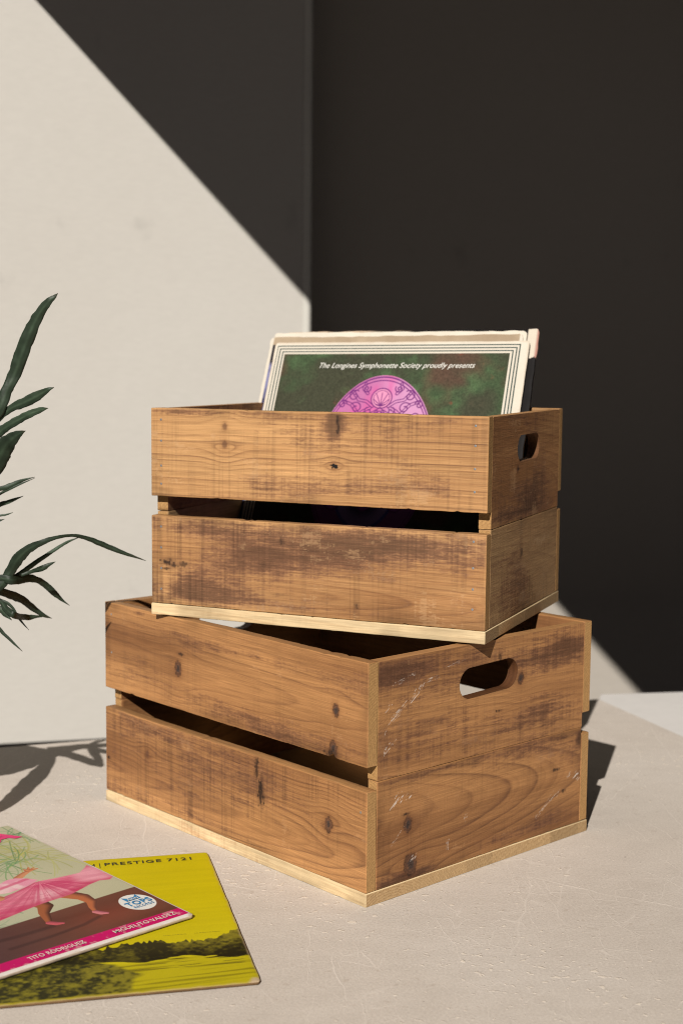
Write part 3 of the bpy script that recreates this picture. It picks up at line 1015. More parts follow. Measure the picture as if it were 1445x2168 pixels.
def paint_green(U, Vv):
    d = np.minimum(np.minimum(U - .0035, RW - .0096 - U), RH - .0042 - Vv)      # distance inside the outermost rule
    d = np.minimum(d, Vv - .012)
    c = np.broadcast_to(CREAM, U.shape + (3,)).copy()
    c = c * (.92 + .16 * fbm(U * 40, Vv * 40, 900))[..., None]
    g = fbm(U * 26, Vv * 26, 901, 5)
    g2 = fbm(U * 60, Vv * 60, 902, 4)
    g3 = fbm(U * 18 + 5, Vv * 18, 903, 4)
    pic = mix(np.array([.046, .048, .028]), np.array([.046, .074, .034]), sstep(.38, .75, g))
    pic = mix(pic, np.array([.078, .140, .060]), sstep(.52, .80, g * .5 + g2 * .5) * .8)
    pic = mix(pic, np.array([.095, .05, .034]), sstep(.42, .66, g3) * .8)
    pic = mix(pic, np.array([.26, .07, .04]), sstep(.66, .76, fbm(U * 90, Vv * 90, 905, 3) * .6 + g3 * .4) * .6)
    pic = pic * (.7 + .6 * vn(U * 900, Vv * 900, 904))[..., None]
    # medallion
    mx, my, ra, rb = .1490, RH - .043 - .110, .072, .110
    x, y = U - mx, Vv - my
    e = np.hypot(x / ra, y / rb)
    de = (1 - e) * ra                                                          # rough distance inside the rim
    inside = de > 0
    pk = mix(np.array([.46, .15, .33]), np.array([.56, .27, .46]), sstep(.35, .65, fbm(U * 34, Vv * 12, 911)))
    pk = mix(pk, np.array([.60, .09, .30]), sstep(.5, .7, fbm(U * 24 + 9, Vv * 10, 912)) * .75)
    low = sstep(my - .035, my - .055, Vv)
    pk = mix(pk, np.array([.20, .05, .22]), low * .8)
    ink = np.array([.15, .025, .16])
    def stroke(cc, d_, w_): return mix(cc, ink, sstep(w_, w_ * .4, d_))
    pk = stroke(pk, np.abs(de - .0015), .0009)
    pk = stroke(pk, np.abs(de - .0042), .0007)
    # fan shell and scrolls, mirrored about the centre line
    ax2 = np.abs(x)
    sy = y - (rb - .029)
    rs = np.hypot(x, sy)
    pk = mix(pk, np.array([.66, .26, .42]), sstep(.0125, .011, rs))
    pk = stroke(pk, np.abs(rs - .0125), .0010)
    pk = stroke(pk, np.abs(rs - .0098), .0006)
    an = np.arctan2(x, sy + .009)
    fanr = np.hypot(x, sy + .009)
    pk = np.where(((fanr < .0165) & (rs < .0098))[..., None], stroke(pk, np.abs(np.mod(an + .22, .44) - .22) * fanr, .0007), pk)
    for (cx, cy, r0, turns, a0, sgn) in ((.020, .012, .0050, 1.6, 2.6, 1), (.034, .003, .0075, 1.5, 2.2, -1), (.030, -.012, .0075, 1.6, .6, 1), (.047, -.008, .0055, 1.5, 2.8, -1), (.014, -.016, .005, 1.4, 1.2, -1), (.044, -.024, .006, 1.5, 1., 1)):
        th = np.linspace(0, turns * math.tau * .75, 26)
        rr = r0 * (1 - .75 * th / th[-1])
        pts = [(cx + q * math.cos(a0 + sgn * t_), (rb - .029) + cy + q * math.sin(a0 + sgn * t_)) for q, t_ in zip(rr, th)]
        pk = stroke(pk, poly_dist(ax2, y, pts), .0010)
    for pts in ([(.010, -.010), (.018, -.004), (.028, -.002), (.036, .008)], [(.004, -.016), (.014, -.022), (.026, -.02), (.036, -.008), (.046, -.004)], [(.012, -.012), (.02, -.016), (.03, -.024), (.044, -.03), (.055, -.026)],
                [(.0, -.013), (.006, -.02), (.004, -.027)], [(.018, .006), (.024, .012), (.022, .018)]):
        pts = [(a, b + rb - .029) for a, b in pts]
        dd = poly_dist(ax2, y, pts)
        pk = stroke(pk, np.abs(dd - .0016), .0008)
    # inner opening with a blue rim
    e2 = np.hypot(x / .042, (y + .012) / .068)
    pk = mix(pk, np.array([.10, .08, .32]), sstep(1.03, 1.0, e2))
    pk = mix(pk, np.array([.30, .20, .42]), sstep(.965, .94, e2))
    pk = mix(pk, np.array([.05, .03, .10]), sstep(.90, .6, e2))
    for bx in (-.038, 0.0, .038):
        q = np.hypot(x - bx, (Vv - (RH - .2)) * 1.0)
        pk = mix(pk, np.array([.30, .07, .30]), sstep(.0095, .0085, q))
        pk = stroke(pk, np.abs(q - .0095), .0012)
    pic = np.where(inside[..., None], pk, pic)
    c = np.where((d > 0)[..., None], np.array([.02, .05, .045]), c)
    for k, (a, b) in enumerate(((.0013, .0036), (.0051, .0074), (.0089, .0112))):
        c = np.where(((d > a) & (d < b))[..., None], CREAM * .98, c)
    c = np.where((d > .0112)[..., None], pic, c)
    # worn top edge
    wear = sstep(.003, .0, np.minimum(np.minimum(U, RW - U), RH - Vv) + .003 * (fbm(U * 130, Vv * 130, 921) - .5))
    return mix(c, np.array([.50, .38, .25]), wear * .35)


UX = np.array([math.cos(-.40665), math.sin(-.40665), 0])
UY = np.array([-UX[1], UX[0], 0])
UO = np.array([.13793, 1.34637, .22813])
LEAN = rad(25.5)


def lean_frame(o_, xr, ytop, ztop, w, h, t, roll=0.0):
    """places a sleeve in the upper crate: xr = gap at right, ytop/ztop = top edge of the printed face"""
    ex = UX * math.cos(roll) + UP * math.sin(roll)
    up_ = UY * math.sin(LEAN) + UP * math.cos(LEAN)
    up_ = up_ - ex * (up_ @ ex)
    up_ /= np.linalg.norm(up_)
    nz_ = np.cross(ex, up_)
    TR = UO - UX * xr + UY * ytop + UP * ztop
    org = TR - ex * w - up_ * h - nz_ * t
    m = Matrix.Identity(4)
    for i in range(3):
        m[i][0], m[i][1], m[i][2], m[i][3] = ex[i], up_[i], nz_[i], org[i]
    o_.matrix_world = m


us = np.linspace(0, RW, 640)
vs_ = np.concatenate([np.linspace(0, .203, 130)[:-1], np.linspace(.203, RH, 230)])
front = sleeve('record_sleeve', RW, RH, .0036, us, vs_, paint_green, CREAM * .9, corner=.004, seed=1)
lean_frame(front, .0393, .2700, .2936, RW, RH, .0036, .0125)
tag(front, 'cream bordered record sleeve with green picture and pink medallion, frontmost in the top crate', 'record sleeve', 'record sleeves in the top crate')
tl = text_fit('The Longines Symphonette Society proudly presents', .0615, .2555, RH - .0335, .0068, INK_W, front, .0037, shear=.42, bold=0.0)
# swash strokes that open the capitals


def back_paint(kind):
    def f(U, Vv):
        n_ = fbm(U * 50, Vv * 50, 930 + kind)
        tan = mix(np.array([.30, .22, .145]), np.array([.46, .36, .25]), n_)
        if kind == 0:                                 # tan top margin, blue and purple picture
            c = tan
            pic = mix(np.array([.05, .05, .11]), np.array([.20, .20, .34]), sstep(.4, .7, fbm(U * 30, Vv * 30, 934)))
            pic = mix(pic, np.array([.03, .026, .03]), sstep(.5, .6, fbm(U * 20, Vv * 40, 936)))
            d = np.minimum(np.minimum(U - .0045, RW - .006 - U), RH + .008 - .010 - Vv)
            c = np.where((d > 0)[..., None], pic, c)
            c = np.where((np.minimum(U, RW - U) < .004)[..., None], CREAM * .98, c)
        elif kind == 1:
            c = np.broadcast_to(np.array([.66, .60, .50]), U.shape + (3,)) * (.9 + .2 * n_)[..., None]
        else:
            c = np.broadcast_to(np.array([.009, .0075, .0075]), U.shape + (3,)) * (.7 + .6 * n_)[..., None]
            top = RH + .015 - Vv
            edge_ = sstep(.0026, .0008, top + .004 * (fbm(U * 160, Vv * 160, 941) - .5))
            c = mix(c, np.array([.56, .42, .30]), edge_ * sstep(.24, .12, U + .12 * fbm(U * 40, 0 * U, 943)))
            patch = (U > RW - .013) & (top < .036 + .004 * (vn(U * 400, 0 * U, 944) - .5))
            pc = mix(np.array([.62, .55, .45]), np.array([.40, .20, .16]), sstep(.0035, .001, RW - U))
            c = np.where(patch[..., None], pc, c)
        return c
    return f


for kind, (dx, dy, dz, hh, lab, edge) in enumerate((
        (.0085, .0046, .0072, RH + .008, 'tan edged record sleeve with a blue strip, directly behind the green one', (.60, .48, .34)),
        (.0065, .0092, .0115, RH + .0125, 'plain cream white record sleeve third from the front of the top crate', (.60, .52, .41)),
        (-.0072, .0138, .0138, RH + .015, 'dark record sleeve with worn pale corner, rearmost in the top crate', lambda u, v: np.where((v > RH - .022)[:, None], np.array([.50, .36, .26]), np.array([.014, .012, .011]))))):
    o = sleeve('record_sleeve', RW, hh, .0036, np.linspace(0, RW, 260), np.concatenate([np.linspace(0, .19, 40)[:-1], np.linspace(.19, hh, 120)]), back_paint(kind), edge, corner=.005, wear=.0011, seed=20 + kind)
    lean_frame(o, .0393 + dx, .2700 + dy, .2936 + dz, RW, hh, .0036, .0125 + (.002, -.001, .003)[kind])
    tag(o, lab, 'record sleeve', 'record sleeves in the top crate')


# ---- the two sleeves on the floor. Local: right bottom corner = (w, 0); a = distance left of it, b = distance up
def floor_sleeve_place(o_, x, y, r, z, w=.315):
    o_.rotation_euler = (0, 0, r)
    o_.location = (x - w * math.cos(r), y - w * math.sin(r), z)


def paint_yellow(U, Vv):
    a, b = RW - U, Vv
    n_ = fbm(U * 9, Vv * 9, 950)
    c = mix(np.array([.50, .40, .002]), np.array([.62, .515, .003]), n_)
    sc_ = fbm(U * 4, Vv * 260, 951, 3)
    c = c * (.93 + .14 * sc_)[..., None]
    c = mix(c, np.array([.74, .64, .02]), sstep(.2, .06, b) * .35)
    # field with furrows
    fld = sstep(.062, .052, b + .004 * (fbm(U * 12, Vv * 0, 953) - .5) * 2)
    fur = fbm(U * 14, (Vv - U * .06) * 260, 954, 3)
    fc = mix(np.array([.50, .42, .008]), np.array([.30, .25, .006]), sstep(.52, .72, fur))
    c = mix(c, fc, fld)
    for (y0, sl) in ((.0535, -.03), (.047, -.05), (.040, .02)):
        dl = np.abs(b - y0 - sl * a)
        c = mix(c, np.array([.10, .09, .01]), sstep(.0009, .0003, dl) * sstep(.4, .6, fbm(U * 60, Vv * 0, int(y0 * 1e4))) * .8)
    # tree line
    leaf = fbm(U * 260, Vv * 260, 955, 4)
    clump = fbm(U * 42, Vv * 30, 956, 3)
    toph = .086 + .016 * fbm(U * 26, 0 * U, 957, 4) + .010 * (vn(U * 420, Vv * 60, 958) - .5) - .05 * np.clip(a - .11, 0, 1) + .02 * sstep(.03, .0, a)
    both = .060 - .003 * np.sin(a * 90) - .006 * sstep(.05, .0, a) + .004 * (fbm(U * 80, 0 * U, 959) - .5)
    tr = sstep(-.001, .0015, toph - b) * sstep(-.0008, .0012, b - both)
    tc_ = mix(np.array([.026, .022, .006]), np.array([.18, .15, .014]), sstep(.38, .78, leaf * .5 + clump * .5))
    tc_ = tc_ * (.55 + .9 * sstep(both, toph, b))[..., None]
    c = mix(c, tc_, tr)
    for (ga, gb, w_) in ((.060, .0615, .009), (.032, .058, .006)):
        q = np.hypot((a - ga) / w_, (b - gb) / .0016)
        c = mix(c, np.array([.5, .42, .01]), sstep(1, .7, q))
        c = mix(c, np.array([.012, .01, .003]), sstep(1, .4, np.hypot((a - ga) / (w_ * 1.3), (b - gb + .0028) / .0016)) * .8)
    # foreground scrub at lower left
    sb = sstep(-.004, .004, a - .085 - 1.0 * (.030 - b) * .0 - .5 * (.045 - b) - .03 * (fbm(U * 30, Vv * 30, 961) - .5) - .6 * np.maximum(b - .036, 0) * 3)
    sb = sb * sstep(.072, .060, b + .01 * (fbm(U * 40, Vv * 40, 962) - .5)) * sstep(.005, .012, a - .06)
    light = sstep(.150, .118, a + .02 * fbm(U * 30, Vv * 30, 963))
    scol = mix(np.array([.030, .028, .008]), np.array([.24, .205, .018]), sstep(.34, .74, .6 * leaf + .4 * fbm(U * 90, Vv * 140, 966, 4) + .14 * light - .02))
    c = mix(c, scol, np.clip(sb, 0, 1))
    c = mix(c, np.array([.45, .36, .02]), sstep(.0045, .002, b) * .7)
    # worn rim and bare corner
    wear = sstep(.0022, .0, np.minimum(np.minimum(U, RW - U), np.minimum(Vv, RW - Vv)) + .003 * (fbm(U * 140, Vv * 140, 964) - .5))
    c = mix(c, np.array([.50, .36, .22]), wear * .5)
    cor = sstep(.011, .006, np.hypot(a, b) + .004 * (fbm(U * 200, Vv * 200, 965) - .5))
    c = mix(c, np.array([.56, .42, .30]), cor * .85)
    return c


ye = sleeve('record_sleeve', RW, RW, .0028, np.linspace(0, RW, 560), np.concatenate([np.linspace(0, .13, 290)[:-1], np.linspace(.13, RW, 90)]), paint_yellow, (.20, .12, .06), corner=.004, seed=40)
YR = .23425
floor_sleeve_place(ye, -.06094, 1.10006, YR, .0003)
ye.scale = (1, .978, 1)
tag(ye, 'yellow green record sleeve with a dark tree line, lying flat beneath the pink one', 'record sleeve', 'record sleeves on the floor')
text_fit('PRESTIGE 7121', RW - .1045, RW - .0185, .2935, .0078, INK_K, ye, .0034, bold=.0001, space=1.15)
text_fit('|', RW - .1095, RW - .1083, .2915, .0105, INK_K, ye, .0034)
text_fit('H', RW - .120, RW - .1135, .2935, .0078, INK_K, ye, .0034)
# the two hairlines of tiny print above the trees
for (a0, a1) in ((.0665, .048), (.040, .0185)):
    V, F = [], []
    x_ = RW - a0
    while x_ < RW - a1:
        l_ = random.uniform(.0006, .0022)
        i = len(V)
        V += [(x_, .1073, .0034), (x_ + l_, .1073, .0034), (x_ + l_, .1077, .0034), (x_, .1077, .0034)]
        F.append((i, i + 1, i + 2, i + 3))
        x_ += l_ + random.uniform(.0004, .0009)
    mesh_obj('fine_print', V, F, INK_K, ye)


def paint_pink(U, Vv):
    a, b = RW - U, Vv
    e = .0009
    wall = mix(np.array([.40, .40, .25]), np.array([.56, .52, .36]), fbm(U * 8, Vv * 8, 970))
    wall = mix(wall, np.array([.40, .44, .31]), sstep(.02, .22, a) * .6)
    # painted foliage: fans of thin curved strokes
    rng = np.random.RandomState(7)
    for (fa_, fb_, n_, ln, col_) in ((.030, .235, 34, .075, (.42, .40, .10)), (.055, .215, 26, .06, (.16, .30, .12)), (.012, .285, 16, .05, (.10, .24, .10)), (.085, .235, 24, .06, (.20, .33, .12)), (.05, .262, 20, .055, (.34, .36, .10)),
                                     (.155, .115, 18, .03, (.10, .28, .16)), (.12, .128, 14, .028, (.14, .30, .18)), (.11, .20, 18, .05, (.24, .34, .16)), (.02, .2, 18, .045, (.40, .40, .14)), (.15, .09, 10, .04, (.20, .30, .18))):
        for k in range(n_):
            an = rng.uniform(0, math.tau)
            l_ = ln * rng.uniform(.4, 1)
            cu_ = rng.uniform(-.9, .9)
            p = [(fa_ + rng.uniform(-.006, .006), fb_ + rng.uniform(-.006, .006))]
            for s_ in range(4):
                p.append((p[-1][0] + math.cos(an + cu_ * s_ / 3) * l_ / 4, p[-1][1] + math.sin(an + cu_ * s_ / 3) * l_ / 4))
            xs_, ys_ = [q[0] for q in p], [q[1] for q in p]
            mk = (a > min(xs_) - .003) & (a < max(xs_) + .003) & (b > min(ys_) - .003) & (b < max(ys_) + .003)
            if not mk.any(): continue
            d = poly_dist(a[mk], b[mk], p)
            wall[mk] = mix(wall[mk], np.array(col_) * rng.uniform(.7, 1.2), sstep(.0011, .0003, d) * rng.uniform(.35, .8))
    c = wall
    # wooden stage floor: its far edge runs from (a=.0, b=.0875) to (a=.147, b=.0827)
    st = sstep(-e, e, .0876 - .033 * a - b)
    fl_ = mix(np.array([.105, .034, .020]), np.array([.185, .070, .045]), fbm(U * 10, Vv * 46, 972))
    fl_ = mix(fl_, np.array([.075, .035, .038]), sstep(.06, .2, a) * .8)
    fl_ = mix(fl_, np.array([.22, .05, .03]), np.exp(-((a - .055) / .035) ** 2 - ((b - .048) / .02) ** 2) * .6)
    c = mix(c, fl_, st)
    # soft shade of the dancer on the stage, printed in the picture
    for pts, w_ in (([(.066, .050), (.085, .044), (.12, .040), (.16, .040)], .004), ([(.108, .058), (.14, .058), (.18, .062)], .005)):
        c = mix(c, np.array([.045, .02, .018]), sstep(w_, w_ * .2, poly_dist(a, b, pts)) * .55 * st)
    skin, skd = np.array([.46, .14, .055]), np.array([.13, .045, .03])
    # legs
    def limb(cc, pts, ws, col_, dk):
        best = np.full(a.shape, 9.0)
        sid = np.zeros(a.shape)
        for (p, q, w1, w2) in zip(pts[:-1], pts[1:], ws[:-1], ws[1:]):
            d, t_ = seg_dist(a, b, p, q)
            w_ = w1 + (w2 - w1) * t_
            r_ = d / w_
            sgn = (a - p[0]) * (q[1] - p[1]) - (b - p[1]) * (q[0] - p[0])
            sid = np.where(r_ < best, np.sign(sgn) * r_, sid)
            best = np.minimum(best, r_)
        lc = mix(np.asarray(col_), np.asarray(dk), sstep(-.2, .9, sid))
        return mix(cc, lc, sstep(1.08, .92, best))
    c = limb(c, [(.060, .112), (.052, .098), (.052, .083), (.0585, .072), (.0625, .060)], [.0088, .0072, .0050, .0034, .0022], skin, skd)
    c = limb(c, [(.0625, .061), (.0600, .0555), (.0565, .0525)], [.0032, .0036, .0022], (.62, .20, .22), (.3, .08, .1))
    c = limb(c, [(.091, .116), (.089, .101), (.0985, .088), (.1035, .074), (.1065, .066)], [.0095, .0074, .0050, .0036, .0026], skin * .75, skd * .6)
    c = limb(c, [(.1065, .066), (.103, .061), (.0985, .0585)], [.0034, .0036, .0022], (.55, .10, .12), (.3, .06, .08))
    # wide skirt
    skirt = [(.156, .094), (.135, .098), (.112, .103), (.088, .1075), (.07, .1085), (.055, .110), (.042, .1145), (.03, .119), (.0175, .1215), (.0085, .1175), (.0025, .1215), (.0005, .130), (.0005, .1415), (.0015, .152),
             (.0045, .163), (.010, .158), (.021, .1505), (.032, .1515), (.046, .1535), (.058, .156), (.066, .157), (.078, .152), (.095, .146), (.118, .141), (.15, .135), (.19, .13), (.19, .09)]
    sm = soft_poly(a, b, skirt, .0016)
    fold = np.arctan2(b - .156, a - .062)
    fr_ = np.hypot(b - .156, a - .062)
    pl_ = fbm(fold * 9, fr_ * 6, 975, 4)
    str_ = fbm(a * 16 + b * 30, b * 190 - a * 40, 974, 4)
    sk = mix(np.array([.56, .060, .15]), np.array([.76, .24, .33]), sstep(.34, .68, .5 * pl_ + .5 * str_))
    white = np.exp(-((fold + 1.25) / .42) ** 2) * sstep(.012, .03, fr_)
    pleat = sstep(.25, .9, .5 + .5 * np.sin(fold * 30 + 14 * pl_)) * sstep(.07, .03, fr_)
    sk = mix(sk, np.array([.82, .55, .58]), white * (.22 + .42 * pleat))
    sk = mix(sk, np.array([.40, .025, .085]), sstep(.5, .75, .5 * fbm(fold * 11, fr_ * 10, 976) + .5 * str_) * .6)
    hem = poly_dist(a, b, skirt[:13])
    sk = mix(sk, np.array([.50, .03, .10]), sstep(.012, .002, hem + .004 * (pl_ - .5)) * .6)
    sk = mix(sk, np.array([.84, .50, .55]), sstep(.010, .002, np.hypot((a - .004) * .6, b - .14) - .012 + .006 * (pl_ - .5)) * .45)
    c = mix(c, sk, sm)
    # blouse, arm and hand
    bl = [(.066, .157), (.078, .152), (.096, .149), (.108, .152), (.104, .164), (.094, .173), (.083, .178), (.074, .177), (.066, .170), (.060, .160)]
    bc = mix(np.array([.74, .30, .40]), np.array([.80, .55, .56]), sstep(.4, .65, fbm(U * 70, Vv * 50, 978)))
    bc = mix(bc, np.array([.62, .10, .20]), sstep(.004, .001, np.abs(b - .164 + .2 * (a - .09)) ) * .8)
    c = limb(c, [(.072, .176), (.064, .181), (.055, .1855)], [.0042, .0036, .0028], (.60, .26, .13), (.42, .15, .07))
    for q in ((.0500, .1935), (.0465, .1900), (.0450, .1860), (.056, .192)):
        c = limb(c, [(.0555, .1855), q], [.0024, .0010], (.58, .22, .10), (.42, .14, .06))
    c = mix(c, bc, soft_poly(a, b, bl, .0014))
    c = limb(c, [(.112, .176), (.100, .186)], [.010, .008], (.52, .08, .09), (.34, .05, .05))
    c = limb(c, [(.118, .170), (.105, .173)], [.009, .008], (.55, .23, .10), (.38, .13, .05))
    c = limb(c, [(.125, .150), (.112, .143)], [.010, .006], (.58, .24, .12), (.40, .14, .06))
    # magenta band and white margin
    band = sstep(-e, e, .0205 - b)
    mg = np.array([.56, .004, .125]) * (.92 + .14 * fbm(U * 12, Vv * 12, 981))[..., None]
    rub = sstep(.66, .76, fbm(U * 240, Vv * 160, 982, 3) + .16 * np.exp(-((a - .115) / .025) ** 2 - ((b - .006) / .008) ** 2))
    mg = mix(mg, np.array([.66, .42, .42]), rub * .4)
    c = mix(c, mg, band)
    mar = sstep(-e * .6, e * .6, .0052 - b) + sstep(-e * .5, e * .5, .0018 - a)
    c = mix(c, np.array([.78, .72, .66]), np.clip(mar, 0, 1))
    # oval label
    q = np.hypot((a - .0215) / .0155, (b - .0555) / .0190)
    c = mix(c, np.array([.76, .75, .71]), sstep(1.04, .98, q))
    wear = sstep(.002, .0, np.minimum(np.minimum(a, RW - a), np.minimum(b, RW - b)) + .003 * (fbm(U * 140, Vv * 140, 983) - .5))
    c = mix(c, np.array([.50, .38, .27]), wear * .45)
    cor = sstep(.008, .004, np.hypot(a, b) + .004 * (fbm(U * 200, Vv * 200, 985) - .5))
    c = mix(c, np.array([.46, .34, .24]), cor * .7)
    return c


pk = sleeve('record_sleeve', RW, RW, .0031, np.concatenate([np.linspace(0, .12, 60)[:-1], np.linspace(.12, RW, 420)]), np.concatenate([np.linspace(0, .20, 430)[:-1], np.linspace(.20, RW, 150)]), paint_pink, (.60, .47, .36), corner=.004, seed=60)
PR = .74846
floor_sleeve_place(pk, -.12738, 1.227, PR, .0040)
pk.scale = (1, 1.03, 1)
tag(pk, 'record sleeve showing a dancer in a pink dress, lying on the yellow one', 'record sleeve', 'record sleeves on the floor')
ZP = .0037
text_fit('MIGUELITO VALDEZ', RW - .0770, RW - .0120, .0096, .0062, INK_C, pk, ZP, bold=.00008, space=1.05)
text_fit('TITO RODRIGUEZ', RW - .160, RW - .106, .0096, .0062, INK_C, pk, ZP, bold=.00008, space=1.05)
text_fit('A', RW - .0395, RW - .0090, .2735, .023, INK_M, pk, ZP, bold=.0016)
text_fit('Z', RW - .066, RW - .0435, .2735, .023, INK_M, pk, ZP, bold=.0016)
text_fit('TOPS', RW - .0345, RW - .0085, .0500, .0088, INK_B, pk, ZP, bold=.0003, space=1.1)
text_fit('RECORDS', RW - .0322, RW - .0112, .0436, .0043, INK_B, pk, ZP, space=1.1)
# the crown of the label, with its name left as pale letters on blue
V = [(-.0075, 0, 0), (.0075, 0, 0), (.0078, .0098, 0), (.0030, .0050, 0), (0, .0058, 0), (-.0030, .0050, 0), (-.0078, .0098, 0)]
o = mesh_obj('crown_emblem', V, [(0, 1, 2, 3, 4, 5, 6)], INK_B, pk)
o.location = (RW - .0215, .0612, ZP)
text_fit('HI-FI', RW - .0270, RW - .0160, .0618, .0026, INK_W, pk, ZP + .0003, bold=.0001)

# ------------------------------------------------------------------ plant
def leaf_material():
    m, nt, b = new_mat('blue_green_frond')
    at_ = N(nt, 'ShaderNodeAttribute', attribute_name='Col')
    n_ = noise(nt, coords(nt, (1, 1, 1)), 60, 5, .6)
    c = mixc(nt, at_.outputs[0], ramp(nt, n_, [(.3, (.75, .78, .75)), (.7, (1.2, 1.2, 1.2))]), 1.0, 'MULTIPLY')
    nt.links.new(c, b.inputs['Base Color'])
    b.inputs['Roughness'].default_value = .48
    b.inputs['Specular IOR Level'].default_value = .35
    bump(nt, b, n_, .3, .003)
    tr = N(nt, 'ShaderNodeBsdfTranslucent')
    tr.inputs[0].default_value = (.09, .15, .03, 1)
    mx = N(nt, 'ShaderNodeMixShader')
    mx.inputs[0].default_value = .16
    nt.links.new(b.outputs[0], mx.inputs[1])
    nt.links.new(tr.outputs[0], mx.inputs[2])
    nt.links.new(mx.outputs[0], nt.nodes['Material Output'].inputs[0])
    return m


M_LEAF = leaf_material()


def catmull(P, n):
    P = np.asarray(P, float)
    Q = np.vstack([2 * P[0] - P[1], P, 2 * P[-1] - P[-2]])
    out = []
    for i in range(1, len(Q) - 2):
        for t_ in np.linspace(0, 1, n, endpoint=(i == len(Q) - 3)):
            a, b, c, d = Q[i - 1], Q[i], Q[i + 1], Q[i + 2]
            out.append(.5 * (2 * b + (c - a) * t_ + (2 * a - 5 * b + 4 * c - d) * t_ ** 2 + (3 * b - a - 3 * c + d) * t_ ** 3))
    return np.array(out)


def blade(pts, proj, parent, seed, shade=1.0, fold=.25, col=(.033, .051, .031)):
    """a frond lobe: pts = (u, v, half width, depth), proj maps (u, v, depth) to space"""
    P = catmull(pts, 9)
    tang = np.gradient(P[:, :2], axis=0)
    tang /= np.linalg.norm(tang, axis=1)[:, None] + 1e-9
    nrm = np.stack([-tang[:, 1], tang[:, 0]], 1)
    V, C = [], []
    ks = np.linspace(-1, 1, 7)
    sarr = np.arange(len(P)) * .13
    w = np.maximum(P[:, 2], .25) * (1 + .16 * (fbm(sarr * 3, 0 * sarr, seed) - .5) * 2)
    wr = np.maximum(P[:, 2], .25) * (1 + .16 * (fbm(sarr * 3, 0 * sarr, seed + 5) - .5) * 2)
    for i in range(len(P)):
        for k in ks:
            ww = w[i] if k < 0 else wr[i]
            u, v = P[i, :2] + nrm[i] * k * ww
            dep = P[i, 3] + (abs(k) * fold + .12 * math.sin(i * .5 + seed) * k) * ww / 2100.0
            V.append(proj(u, v, dep))
            vein = math.exp(-(k / .16) ** 2)
            tipd = sstep(.9, 1.0, np.array(i / (len(P) - 1.0)))
            cc_ = np.array(col) * (1 + .7 * vein) * (.75 + .5 * vn(np.array(i * .35), np.array(k * 2.0), seed + 9)) * shade
            C.append(cc_ * (1 - .5 * tipd) + np.array([.06, .04, .02]) * .5 * tipd)
    F = grid_faces(len(P), 7)
    o_ = mesh_obj('frond', V, F, M_LEAF, parent, np.array(C), smooth=True)
    md = o_.modifiers.new('thickness', 'SOLIDIFY')
    md.thickness = .0005
    return o_


